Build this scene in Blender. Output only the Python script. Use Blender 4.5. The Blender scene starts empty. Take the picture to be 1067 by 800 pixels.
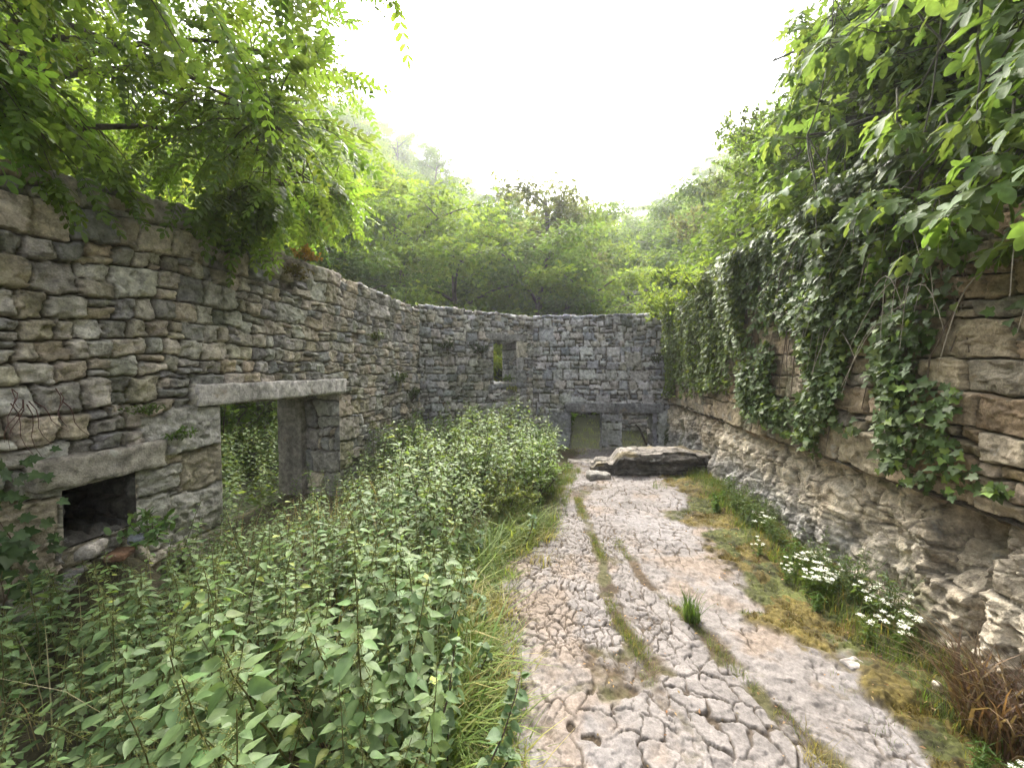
import bpy, math
import numpy as np
from math import radians, sin, cos, pi

# ------------------------------------------------------------------ camera, sky, sun, exposure
S = bpy.context.scene
C = S.collection
EYE = 1.6
YAW, PITCH = 9.27, -2.1
cam_d = bpy.data.cameras.new('camera')
cam = bpy.data.objects.new('camera', cam_d); C.objects.link(cam)
cam.location = (0, 0, EYE)
cam.rotation_euler = (radians(90 + PITCH), 0, radians(YAW))
cam_d.sensor_width = 36; cam_d.lens = 36 * 410 / 1067
cam_d.clip_start = 0.02; cam_d.clip_end = 2000
S.camera = cam

SUN_EL, SUN_AZ = 48, -12          # azimuth measured from +Y towards +X
world = bpy.data.worlds.new('World'); S.world = world
world.use_nodes = True
nt = world.node_tree; nt.nodes.clear()
sky = nt.nodes.new('ShaderNodeTexSky'); sky.sky_type = 'NISHITA'; sky.sun_disc = False
sky.sun_elevation = radians(SUN_EL); sky.sun_rotation = radians(SUN_AZ)
sky.air_density = 1.0; sky.dust_density = 6.0; sky.ozone_density = 1.0
hs = nt.nodes.new('ShaderNodeHueSaturation'); hs.inputs['Saturation'].default_value = 0.22
bg = nt.nodes.new('ShaderNodeBackground'); bg.inputs['Strength'].default_value = 0.15
wo = nt.nodes.new('ShaderNodeOutputWorld')
nt.links.new(sky.outputs[0], hs.inputs['Color']); nt.links.new(hs.outputs[0], bg.inputs['Color'])
nt.links.new(bg.outputs[0], wo.inputs['Surface'])

sd = bpy.data.lights.new('sun', 'SUN'); sd.energy = 1.4; sd.angle = radians(10); sd.color = (1, .93, .82)
sun = bpy.data.objects.new('sun', sd); C.objects.link(sun); sun.location = (0, 10, 30)
# the lamp shines along -Z of its own frame
sun.rotation_euler = (radians(90 - SUN_EL) * -1, 0, radians(-SUN_AZ))

S.view_settings.view_transform = 'Standard'; S.view_settings.look = 'None'
S.view_settings.gamma = 1; S.view_settings.use_curve_mapping = False
S.view_settings.exposure = 2.28
S.render.engine = 'CYCLES'
S.cycles.max_bounces = 6; S.cycles.diffuse_bounces = 4; S.cycles.transmission_bounces = 4
S.cycles.glossy_bounces = 2; S.cycles.volume_bounces = 1; S.cycles.use_denoising = True
S.cycles.transparent_max_bounces = 4

# ------------------------------------------------------------------ noise (numpy)
def _h(ix, iy, iz, seed):
    n = (ix.astype(np.uint32) * np.uint32(374761393) + iy.astype(np.uint32) * np.uint32(668265263)
         + iz.astype(np.uint32) * np.uint32(2147483647) + np.uint32(seed * 974711 + 12345))
    n = (n ^ (n >> np.uint32(13))) * np.uint32(1274126177)
    n = (n ^ (n >> np.uint32(16))) * np.uint32(2246822519)
    return ((n ^ (n >> np.uint32(15))) & np.uint32(0xffffff)).astype(np.float64) / 0xffffff
def vn(x, y, seed=0):
    x = np.asarray(x, float); y = np.asarray(y, float)
    x, y = np.broadcast_arrays(x, y)
    x0 = np.floor(x).astype(np.int64); y0 = np.floor(y).astype(np.int64)
    fx = x - x0; fy = y - y0
    fx = fx * fx * fx * (fx * (fx * 6 - 15) + 10); fy = fy * fy * fy * (fy * (fy * 6 - 15) + 10)
    z = np.zeros_like(x0)
    a = _h(x0, y0, z, seed); b = _h(x0 + 1, y0, z, seed)
    c = _h(x0, y0 + 1, z, seed); d = _h(x0 + 1, y0 + 1, z, seed)
    return (a * (1 - fx) + b * fx) * (1 - fy) + (c * (1 - fx) + d * fx) * fy     # 0..1
def fbm(x, y, seed=0, o=4, g=.5):
    t = 0; a = 1; n = 0
    for i in range(o):
        # rotate each octave so no lattice shows
        cs, sn = cos(i * .9 + .4), sin(i * .9 + .4)
        t = t + a * (vn((x * cs - y * sn) * 2 ** i, (x * sn + y * cs) * 2 ** i, seed + 31 * i) - .5); n += a; a *= g
    return t / n * 2                                                              # about -1..1
def ridge(x, y, seed=0, o=3):
    t = 0; a = 1; n = 0
    for i in range(o):
        cs, sn = cos(i * .9 + .4), sin(i * .9 + .4)
        t = t + a * (1 - 2 * np.abs(vn((x * cs - y * sn) * 2 ** i, (x * sn + y * cs) * 2 ** i, seed + 31 * i) - .5)); n += a; a *= .5
    return t / n
def sst(a, b, x):
    t = np.clip((x - a) / (b - a), 0, 1); return t * t * (3 - 2 * t)
def voro(x, y, seed=0):
    ix = np.floor(x).astype(np.int64); iy = np.floor(y).astype(np.int64)
    f1 = np.full(x.shape, 9.); f2 = np.full(x.shape, 9.); cid = np.zeros(x.shape)
    z = np.zeros_like(ix)
    for dx in (-1, 0, 1):
        for dy in (-1, 0, 1):
            cx = ix + dx; cy = iy + dy
            px = cx + .1 + .8 * _h(cx, cy, z, seed); py = cy + .1 + .8 * _h(cx, cy, z + 1, seed)
            d = np.sqrt((px - x) ** 2 + (py - y) ** 2); r = _h(cx, cy, z + 2, seed)
            near = d < f1
            f2 = np.where(near, f1, np.minimum(f2, d)); cid = np.where(near, r, cid); f1 = np.where(near, d, f1)
    return f1, f2, cid

def facets(x, y, seed=0):
    """Broken faces: every Voronoi cell is a plane with its own tilt and level."""
    ix = np.floor(x).astype(np.int64); iy = np.floor(y).astype(np.int64); f1 = np.full(x.shape, 9.); h = np.zeros(x.shape); z = np.zeros_like(ix)
    for dx in (-1, 0, 1):
        for dy in (-1, 0, 1):
            cx = ix + dx; cy = iy + dy
            ox = x - (cx + .05 + .9 * _h(cx, cy, z, seed)); oy = y - (cy + .05 + .9 * _h(cx, cy, z + 1, seed)); d = ox * ox + oy * oy
            v = (_h(cx, cy, z + 2, seed) - .5) * .6 + ox * (_h(cx, cy, z + 3, seed) - .5) * 2 + oy * (_h(cx, cy, z + 4, seed) - .5) * 2
            n = d < f1; f1 = np.where(n, d, f1); h = np.where(n, v, h)
    return h
# ------------------------------------------------------------------ mesh helpers
def mk(name, V, F, mat, parent=None, col=None, smooth=False, loc=None):
    """One mesh object from numpy vertices and a list of face arrays (n,3) / (n,4)."""
    V = np.asarray(V, np.float32)
    F = [np.asarray(f, np.int32) for f in (F if isinstance(F, list) else [F]) if len(f)]
    me = bpy.data.meshes.new(name)
    me.vertices.add(len(V)); me.vertices.foreach_set('co', V.ravel())
    li = np.concatenate([f.ravel() for f in F]); tot = np.concatenate([np.full(len(f), f.shape[1], np.int32) for f in F])
    st = np.concatenate([[0], np.cumsum(tot)[:-1]]).astype(np.int32)
    me.loops.add(len(li)); me.loops.foreach_set('vertex_index', li)
    me.polygons.add(len(tot)); me.polygons.foreach_set('loop_start', st); me.polygons.foreach_set('loop_total', tot)
    if smooth: me.polygons.foreach_set('use_smooth', np.ones(len(tot), bool))
    me.update(calc_edges=True)
    if col is not None:
        col = np.asarray(col, np.float32)
        a = me.attributes.new('Col', 'FLOAT_COLOR', 'POINT')
        a.data.foreach_set('color', np.concatenate([col, np.ones((len(col), 1), np.float32)], 1).ravel())
    me.materials.append(mat)
    o = bpy.data.objects.new(name, me); C.objects.link(o)
    if parent is not None: o.parent = parent
    if loc is not None: o.location = loc
    return o
def grid_faces(nu, nv, keep=None, flip=False):
    i = np.arange(nu * nv).reshape(nu, nv)
    f = np.stack([i[:-1, :-1], i[1:, :-1], i[1:, 1:], i[:-1, 1:]], -1)
    if keep is not None: f = f[keep]
    f = f.reshape(-1, 4)
    return f[:, ::-1] if flip else f
class MB:
    """Collects pieces into one mesh."""
    def __init__(s): s.V = []; s.T = []; s.Q = []; s.K = []; s.n = 0
    def add(s, V, F, col=(.5, .5, .5)):
        V = np.asarray(V, float); col = np.asarray(col, float)
        if col.ndim == 1: col = np.tile(col, (len(V), 1))
        for f in (F if isinstance(F, list) else [F]):
            f = np.asarray(f)
            if len(f): (s.T if f.shape[1] == 3 else s.Q).append(f + s.n)
        s.V.append(V); s.K.append(col); s.n += len(V)
    def build(s, name, mat, parent=None, smooth=False, loc=None):
        F = [np.concatenate(x) for x in (s.T, s.Q) if x]
        return mk(name, np.concatenate(s.V), F, mat, parent, np.concatenate(s.K), smooth, loc)
def tube(mb, P, R, k=6, col=(.2, .15, .1)):
    P = np.asarray(P, float); n = len(P); R = np.broadcast_to(np.asarray(R, float), (n,))
    t = np.gradient(P, axis=0); t /= np.linalg.norm(t, axis=1)[:, None] + 1e-9
    ref = np.array([.31, .17, .93]); ref2 = np.array([.9, .3, .1])
    r = np.where((np.abs(t @ ref) > .92)[:, None], ref2, ref)
    a = np.cross(t, r); a /= np.linalg.norm(a, axis=1)[:, None] + 1e-9; b = np.cross(t, a)
    th = np.arange(k) * 2 * pi / k
    V = P[:, None] + R[:, None, None] * (np.cos(th)[None, :, None] * a[:, None] + np.sin(th)[None, :, None] * b[:, None])
    i = np.arange(n * k).reshape(n, k); j = np.roll(i, -1, 1)
    F = np.stack([i[:-1], j[:-1], j[1:], i[1:]], -1).reshape(-1, 4)
    mb.add(V.reshape(-1, 3), F, col)
def frames(d, nrm):
    d = d / (np.linalg.norm(d, axis=-1, keepdims=True) + 1e-9)
    s_ = np.cross(d, nrm); s_ /= np.linalg.norm(s_, axis=-1, keepdims=True) + 1e-9
    n = np.cross(s_, d)
    return np.stack([s_, d, n], -1)
def scatter(mb, tmpl, pos, R, sc, col):
    tv, tf = tmpl[0], tmpl[1]; m = len(pos); n = len(tv)
    if m == 0: return
    sc = np.broadcast_to(np.asarray(sc, float).reshape(-1, 1, 1) if np.ndim(sc) < 2 else np.asarray(sc, float)[:, None, :], (m, 1, 3 if np.ndim(sc) == 2 else 1))
    V = np.einsum('mij,mnj->mni', R, tv[None] * sc) + pos[:, None]
    F = (tf[None] + (np.arange(m) * n)[:, None, None]).reshape(-1, tf.shape[1])
    mb.add(V.reshape(-1, 3), F, np.repeat(col, n, 0))
def unit(rng, n):
    v = rng.normal(size=(n, 3)); return v / np.linalg.norm(v, axis=1)[:, None]

def props(o, label=None, cat=None, group=None, kind=None):
    for k, v in (('label', label), ('category', cat), ('group', group), ('kind', kind)):
        if v: o[k] = v
    return o
def thing(name, label, cat, loc=(0, 0, 0), group=None):
    o = bpy.data.objects.new(name, None); C.objects.link(o); o.location = loc; o.empty_display_size = .2
    return props(o, label, cat, group)
def dup(root, loc, rotz=0, sc=1, label=None, group=None):
    r = root.copy(); C.objects.link(r); r.location = loc; r.rotation_euler = (0, 0, rotz); r.scale = (sc, sc, sc) if np.isscalar(sc) else sc
    if label: r['label'] = label
    if group: r['group'] = group
    for ch in list(root.children):
        c = ch.copy(); C.objects.link(c); c.parent = r
        for g in list(ch.children):
            d = g.copy(); C.objects.link(d); d.parent = c
    return r

# ------------------------------------------------------------------ materials
def newmat(name):
    m = bpy.data.materials.new(name); m.use_nodes = True; t = m.node_tree; t.nodes.clear()
    return m, t, t.nodes.new, t.links.new
def leaf_mat(name, trans=.45, rough=.5, spec=.3, yellow=(1.15, 1.08, .5)):
    m, t, N, L = newmat(name)
    at = N('ShaderNodeAttribute'); at.attribute_name = 'Col'
    tc = N('ShaderNodeTexCoord'); no = N('ShaderNodeTexNoise'); no.inputs['Scale'].default_value = 38; no.inputs['Detail'].default_value = 3
    L(tc.outputs['Object'], no.inputs['Vector'])
    mr = N('ShaderNodeMapRange'); mr.inputs['From Min'].default_value = .3; mr.inputs['From Max'].default_value = .7
    mr.inputs['To Min'].default_value = .78; mr.inputs['To Max'].default_value = 1.2; L(no.outputs['Fac'], mr.inputs['Value'])
    mx = N('ShaderNodeVectorMath'); mx.operation = 'SCALE'; L(at.outputs['Color'], mx.inputs[0]); L(mr.outputs[0], mx.inputs['Scale'])
    p = N('ShaderNodeBsdfPrincipled'); p.inputs['Roughness'].default_value = rough; p.inputs['Specular IOR Level'].default_value = spec
    L(mx.outputs[0], p.inputs['Base Color'])
    ty = N('ShaderNodeVectorMath'); ty.operation = 'MULTIPLY'; ty.inputs[1].default_value = tuple(2.0 * v for v in yellow); L(mx.outputs[0], ty.inputs[0])
    tr = N('ShaderNodeBsdfTranslucent'); L(ty.outputs[0], tr.inputs['Color'])
    mi = N('ShaderNodeMixShader'); mi.inputs[0].default_value = trans; L(p.outputs[0], mi.inputs[1]); L(tr.outputs[0], mi.inputs[2])
    o = N('ShaderNodeOutputMaterial'); L(mi.outputs[0], o.inputs['Surface'])
    return m
def rock_mat(name, scale=14, var=(.62, 1.3), bump=.5, bdist=.012, rough=.93, spots=True, fine=90):
    """Vertex colour (the stone's own tint) broken up by mottling, pits, pale lichen and dark algae stains."""
    m, t, N, L = newmat(name)
    at = N('ShaderNodeAttribute'); at.attribute_name = 'Col'
    tc = N('ShaderNodeTexCoord')
    n1 = N('ShaderNodeTexNoise'); n1.inputs['Scale'].default_value = scale; n1.inputs['Detail'].default_value = 8; n1.inputs['Roughness'].default_value = .68
    n2 = N('ShaderNodeTexNoise'); n2.inputs['Scale'].default_value = fine; n2.inputs['Detail'].default_value = 5; n2.inputs['Roughness'].default_value = .7
    for n in (n1, n2): L(tc.outputs['Object'], n.inputs['Vector'])
    mr = N('ShaderNodeMapRange'); mr.inputs['From Min'].default_value = .3; mr.inputs['From Max'].default_value = .7
    mr.inputs['To Min'].default_value = var[0]; mr.inputs['To Max'].default_value = var[1]; L(n1.outputs['Fac'], mr.inputs['Value'])
    mr2 = N('ShaderNodeMapRange'); mr2.inputs['From Min'].default_value = .3; mr2.inputs['From Max'].default_value = .7
    mr2.inputs['To Min'].default_value = .72; mr2.inputs['To Max'].default_value = 1.22; L(n2.outputs['Fac'], mr2.inputs['Value'])
    mm = N('ShaderNodeMath'); mm.operation = 'MULTIPLY'; L(mr.outputs[0], mm.inputs[0]); L(mr2.outputs[0], mm.inputs[1])
    mx = N('ShaderNodeVectorMath'); mx.operation = 'SCALE'; L(at.outputs['Color'], mx.inputs[0]); L(mm.outputs[0], mx.inputs['Scale'])
    out = mx.outputs[0]
    if spots:
        def layer(scl, lo, hi, colr, amt, cur):
            n = N('ShaderNodeTexNoise'); n.inputs['Scale'].default_value = scl; n.inputs['Detail'].default_value = 6; n.inputs['Roughness'].default_value = .65
            L(tc.outputs['Object'], n.inputs['Vector'])
            r = N('ShaderNodeMapRange'); r.interpolation_type = 'SMOOTHSTEP'; r.inputs['From Min'].default_value = lo; r.inputs['From Max'].default_value = hi
            r.inputs['To Max'].default_value = amt; L(n.outputs['Fac'], r.inputs['Value'])
            mi = N('ShaderNodeMix'); mi.data_type = 'RGBA'; L(r.outputs[0], mi.inputs['Factor']); L(cur, mi.inputs['A']); mi.inputs['B'].default_value = (*colr, 1)
            return mi.outputs['Result']
        out = layer(6.3, .60, .70, (.50, .49, .45), .55, out)      # pale lichen
        out = layer(3.1, .58, .72, (.075, .07, .062), .62, out)    # dark algae
        out = layer(4.7, .62, .74, (.30, .20, .09), .4, out)       # rusty stain
    b1 = N('ShaderNodeBump'); b1.inputs['Strength'].default_value = bump; b1.inputs['Distance'].default_value = bdist
    ad = N('ShaderNodeMath'); ad.operation = 'MULTIPLY_ADD'; ad.inputs[1].default_value = .45; L(n2.outputs['Fac'], ad.inputs[0]); L(n1.outputs['Fac'], ad.inputs[2])
    L(ad.outputs[0], b1.inputs['Height'])
    p = N('ShaderNodeBsdfPrincipled'); p.inputs['Roughness'].default_value = rough; p.inputs['Specular IOR Level'].default_value = .25
    L(out, p.inputs['Base Color']); L(b1.outputs[0], p.inputs['Normal'])
    o = N('ShaderNodeOutputMaterial'); L(p.outputs[0], o.inputs['Surface'])
    return m
M_wall = rock_mat('old_limestone_masonry', 15, (.42, 1.55), 1.0, .02)
M_rock = rock_mat('weathered_bedrock', 13, (.34, 1.62), 1.0, .03, fine=60)
M_path = rock_mat('karst_pavement', 22, (.72, 1.22), .6, .010, spots=False, fine=120)
M_soil = rock_mat('leaf_litter_soil', 5, (.6, 1.35), .8, .03, spots=False, fine=40)
M_bark = rock_mat('bark', 18, (.55, 1.35), .6, .006, spots=False, fine=70)
M_nettle = leaf_mat('nettle_leaf', .28, .58, .3, (1.15, 1.15, .5))
M_robinia = leaf_mat('locust_leaflets', .5, .5, .3)
M_fig = leaf_mat('fig_leaf', .45, .6, .22)
M_ivy = leaf_mat('ivy_leaf', .25, .55, .22)
M_wood = leaf_mat('woodland_leaves', .5, .6, .2)
M_grass = leaf_mat('grass_blades', .35, .55, .3)
M_moss = leaf_mat('dry_moss', .2, .9, .05, (1.2, 1, .5))
M_petal = leaf_mat('white_petals', .3, .7, .2, (1, 1, .95))

# ------------------------------------------------------------------ leaf templates (x width, y length, z up), triangles
def ovate(w=.62, fold=.12, droop=.13):
    ys = np.array([0, .07, .20, .36, .54, .72, .87, 1.]); ws = np.array([0, .28, .46, .5, .42, .27, .11, 0]) * w; m = len(ys)
    mid = np.stack([0 * ys, ys, -droop * ys ** 2], 1); j = np.arange(m) % 2 * .02
    l = np.stack([-ws[1:-1] * (1 - j[1:-1] * 2), ys[1:-1] - .03 + j[1:-1], -droop * ys[1:-1] ** 2 + fold * ws[1:-1] * 2 + .012 * np.cos(np.arange(m - 2) * 2.6)], 1); r = l * [-1, 1, 1]
    V = np.concatenate([mid, l, r]); a, b = m, m + m - 2; F = [[0, 1, a], [0, b, 1], [m - 2, m - 1, b - 1], [m - 2, 2 * m + m - 5, m - 1]]
    for i in range(m - 3): F += [[1 + i, 2 + i, a + i + 1], [1 + i, a + i + 1, a + i], [1 + i, b + i, b + i + 1], [1 + i, b + i + 1, 2 + i]]
    return V, np.array(F)
def ellip(w=.5, droop=.1):
    a = np.array([0, 60, 120, 180, 240, 300]) * pi / 180
    V = np.stack([np.sin(a) * w / 2, .5 - .5 * np.cos(a), 0 * a], 1); V[:, 2] = -droop * V[:, 1] ** 2 + .25 * np.abs(V[:, 0])
    return V, np.array([[0, 1, 5], [1, 2, 5], [2, 4, 5], [2, 3, 4]])[:, ::-1]
def diamond(w=.5, droop=.15):
    V = np.array([[0, 0, 0], [w / 2, .42, .06], [0, 1, -droop], [-w / 2, .42, .06]], float)
    return V, np.array([[0, 1, 2], [0, 2, 3]])
def frond(n=6, leaflet=None, ll=.23, droop=.35, bend=.1):
    """A pinnate leaf: n pairs of leaflets and a terminal one along an arching rachis of length 1."""
    leaflet = leaflet or ellip(); V = []; F = []; k = 0
    rng = np.random.default_rng(5)
    ys = np.linspace(.16, .94, n)
    items = [(y, s) for y in ys for s in (-1, 1)] + [(1., 0)]
    for y, s in items:
        ang = s * radians(62 + rng.uniform(-9, 9)) * (1 - .25 * y); sc = ll * (1 - .35 * abs(y - .5)) * rng.uniform(.88, 1.1)
        d = np.array([sin(ang), cos(ang), -.25 + rng.uniform(-.25, .2)]); R = frames(d[None], np.array([[rng.uniform(-.3, .3), 0, 1.]]))[0]
        V.append(leaflet[0] * sc @ R.T + [bend * y * y, y, -droop * y * y]); F.append(leaflet[1] + k); k += len(leaflet[0])
    yy = np.linspace(0, 1, 5); c = np.stack([bend * yy ** 2, yy, -droop * yy ** 2], 1)
    V += [c + [.008, 0, 0], c - [.008, 0, 0]]
    for i in range(4): F.append(np.array([[k + i, k + i + 1, k + 6 + i], [k + i, k + 6 + i, k + 5 + i]]))
    return np.concatenate(V), np.concatenate(F)
def lobed(pts, droop=.2, cup=.1):
    """Leaf outline as half-list of (x, y) from base to tip, mirrored, fanned from a point on the midrib."""
    h = np.array(pts, float); full = np.concatenate([h, (h * [-1, 1])[::-1][1:-1]]) if abs(h[-1, 0]) < 1e-6 and abs(h[0, 0]) < 1e-6 else np.concatenate([h, (h * [-1, 1])[::-1]])
    c = np.array([[0, .38]]); P = np.concatenate([c, full])
    V = np.concatenate([P, (-droop * P[:, 1] ** 2 + cup * np.abs(P[:, 0]))[:, None]], 1)
    n = len(full); F = np.array([[0, 1 + (i + 1) % n, 1 + i] for i in range(n)])
    return V, F[:, ::-1] * 1
T_ov = ovate(.50); T_ov2 = ovate(.64, .16, .2); T_round = ovate(.95, .1, .12); T_dia = diamond(); T_ell = ellip()
T_frond = frond(); T_frond_lo = frond(4, diamond(.5), .3, .3)
T_fig = lobed([(0, 0), (.17, -.06), (.34, .02), (.28, .14), (.17, .24), (.40, .34), (.56, .52), (.46, .58), (.30, .54), (.15, .46), (.22, .66), (.20, .86), (.09, 1.0), (0, 1.04)], .3, .2)
T_fig2 = lobed([(0, 0), (.16, .0), (.22, .14), (.17, .26), (.40, .50), (.42, .62), (.28, .60), (.15, .50), (.20, .75), (.15, .92), (0, 1.05)], .4, .25)
T_ivy = lobed([(0, .05), (.20, -.08), (.44, .02), (.33, .25), (.52, .46), (.25, .52), (.13, .78), (0, 1.0)], .2, .12)
T_sprig = frond(2, diamond(.55), .42, .25)
def blade(k=4, w=.02, bend=.5):
    y = np.linspace(0, 1, k); ww = w * (1 - y ** 1.5)
    c = np.stack([0 * y, bend * y ** 2, y * (1 - .25 * bend * y)], 1)
    V = np.concatenate([c[:-1] - np.stack([ww, 0 * y, 0 * y], 1)[:-1], c[:-1] + np.stack([ww, 0 * y, 0 * y], 1)[:-1], c[-1:]])
    m = k - 1; F = []
    for i in range(m - 1): F += [[i, m + i, m + i + 1], [i, m + i + 1, i + 1]]
    F.append([m - 1, 2 * m - 1, 2 * m])
    return V, np.array(F)
T_blade = blade(); T_blade2 = blade(4, .012, .9)
def rotz(a):
    c, s_ = np.cos(a), np.sin(a); z = 0 * a; o = z + 1
    return np.stack([np.stack([c, -s_, z], -1), np.stack([s_, c, z], -1), np.stack([z, z, o], -1)], -2)
# ------------------------------------------------------------------ masonry
LIME = np.array([[.30, .265, .215], [.245, .225, .195], [.36, .335, .285], [.30, .25, .18], [.20, .19, .175], [.33, .285, .22]])
GREY = np.array([[.27, .262, .25], [.22, .222, .225], [.34, .332, .318], [.29, .268, .235], [.185, .188, .195], [.31, .30, .285]])
TAN = np.array([[.36, .28, .185], [.31, .26, .19], [.42, .345, .245], [.33, .245, .15], [.26, .225, .175], [.40, .32, .22]])
LIME = LIME * [1.06, 1.08, 1.11] * 1.28 + .014; GREY = GREY * [1.22, 1.22, 1.22]; BEIGE = (.22 * LIME + .78 * GREY) * 1.16; GREY = GREY * [1.13, 1.14, 1.17]
def cells(rng, smax, tmax, rh, wr=(.8, 2.3), single=.5):
    out = []; t = 0
    while t < tmax:
        h = rng.uniform(*rh); s = -rng.uniform(0, .3)
        while s < smax:
            w = h * rng.uniform(*wr)
            if rng.random() < single: out.append((s, s + w, t, t + h))
            else:
                k = 2 if rng.random() < .75 or h < .2 else 3
                c = np.concatenate([[0], np.sort(np.clip(np.arange(1, k) / k + rng.uniform(-.16, .16, k - 1), .2, .8)), [1]])
                for i in range(k):
                    m = rng.choice([1, 2, 3], p=[.45, .42, .13]) if w > .22 else 1
                    e = np.concatenate([[0], np.sort(np.clip(np.arange(1, m) / m + rng.uniform(-.14, .14, m - 1), .15, .85)), [1]])
                    for j in range(m): out.append((s + w * e[j], s + w * e[j + 1], t + h * c[i], t + h * c[i + 1]))
            s += w
        t += h
    return out
def masonry(Sg, Tg, seed, rh, pal, wr=(.8, 2.3), single=.5, gap=.006, deep=.055, bulge=(.008, .05), rough=.016, forced=(), warp=1., moss=None, rmax=.03):
    """Relief of rubble courses over wall coordinates: height and colour."""
    rng = np.random.default_rng(seed)
    smax, tmax = Sg.max() + .1, Tg.max() + .1
    ce = cells(rng, smax, tmax, rh, wr, single) + list(forced)
    ce = np.array(ce); n = len(ce); px = .005
    lab = np.zeros((int((smax + .3) / px) + 2, int((tmax + .3) / px) + 2), np.int32)
    for i, (a, b, c, d) in enumerate(ce):
        lab[max(0, int((a + .1) / px)):max(0, int((b + .1) / px)), max(0, int((c + .1) / px)):max(0, int((d + .1) / px))] = i
    fm = np.zeros(n); fm[n - len(forced):] = 1 if len(forced) else 0
    sw = Sg + warp * (.050 * fbm(Sg * 3, Tg * 3, seed + 1, 2) + .020 * fbm(Sg * 11, Tg * 11, seed + 2, 2))
    tw = Tg + warp * (.045 * fbm(Sg * 2.4, Tg * 2.4, seed + 3, 2) + .020 * fbm(Sg * 11, Tg * 11, seed + 4, 2))
    ii = np.clip(((sw + .1) / px).astype(int), 0, lab.shape[0] - 1); jj = np.clip(((tw + .1) / px).astype(int), 0, lab.shape[1] - 1)
    L_ = lab[ii, jj]
    a, b, c, d = (ce[L_, k] for k in range(4))
    ds = np.minimum(sw - a, b - sw); dt = np.minimum(tw - c, d - tw)
    r = np.minimum(rng.uniform(.4, 1., n) * rmax, .42 * np.minimum(ce[:, 1] - ce[:, 0], ce[:, 3] - ce[:, 2]))[L_]
    q = np.sqrt(np.maximum(r - ds, 0) ** 2 + np.maximum(r - dt, 0) ** 2)
    e = r - q
    g = gap * rng.uniform(.6, 1.9, n)[L_]
    x = np.clip((e - g) / np.maximum(r - g, .004), 0, 1)
    prof = np.clip(1 - (1 - x) ** 3, 0, 1) ** .6
    u = (sw - (a + b) / 2) / (b - a); v = (tw - (c + d) / 2) / (d - c)
    R = rng.uniform(-1, 1, (n, 4)); off = L_ * 7.31
    bl = rng.uniform(*bulge, n)
    miss = rng.random(n) < .012; bl[miss] = -.10
    h = -deep * (1 - prof) + prof * (bl[L_] + .030 * (R[L_, 0] * u + R[L_, 1] * v) * 1.2)
    rg = rough * (1.3 * fbm(Sg * 9 + off, Tg * 10, seed + 5, 5, .62) + 1.1 * (ridge(Sg * 6 + off, Tg * 8 + off, seed + 6, 4) - .6) - 1.2 * sst(.25, .6, fbm(Sg * 17 + off, Tg * 19, seed + 8, 3)))
    wa, wb_ = Sg + .03 * fbm(Sg * 9, Tg * 9, seed + 12, 3), Tg + .03 * fbm(Sg * 9, Tg * 9, seed + 13, 3)
    rg = rg * .75 + rough * (1.5 * facets(wa * 9 + off, wb_ * 11, seed + 14) + .6 * facets(wa * 24 + off, wb_ * 26, seed + 15))
    h = h + rg * (.35 + .65 * prof)
    pc = pal[rng.integers(0, len(pal), n)] * rng.uniform(.80, 1.18, (n, 1)) * (1 + rng.uniform(-.03, .03, (n, 3)))
    col = pc[L_]
    earth = np.array([.12, .105, .08])
    k = (sst(.0, .55, prof))[..., None]
    col = earth * (1 - k) + col * k
    gr = sst(.1, .6, fbm(Sg * 1.3, Tg * .8, seed + 9, 4))[..., None]        # grimy areas running over several stones
    col = col * (1 - .38 * gr) + np.array([.10, .095, .085]) * .38 * gr
    ms = sst(.22, .55, fbm(Sg * 2.1, Tg * 2.1, seed + 10, 4) + (0 if moss is None else moss))[..., None] * (1 - .35 * k)
    col = col * (1 - ms * .7) + np.array([.085, .095, .035]) * ms * .7
    return h, col
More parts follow.
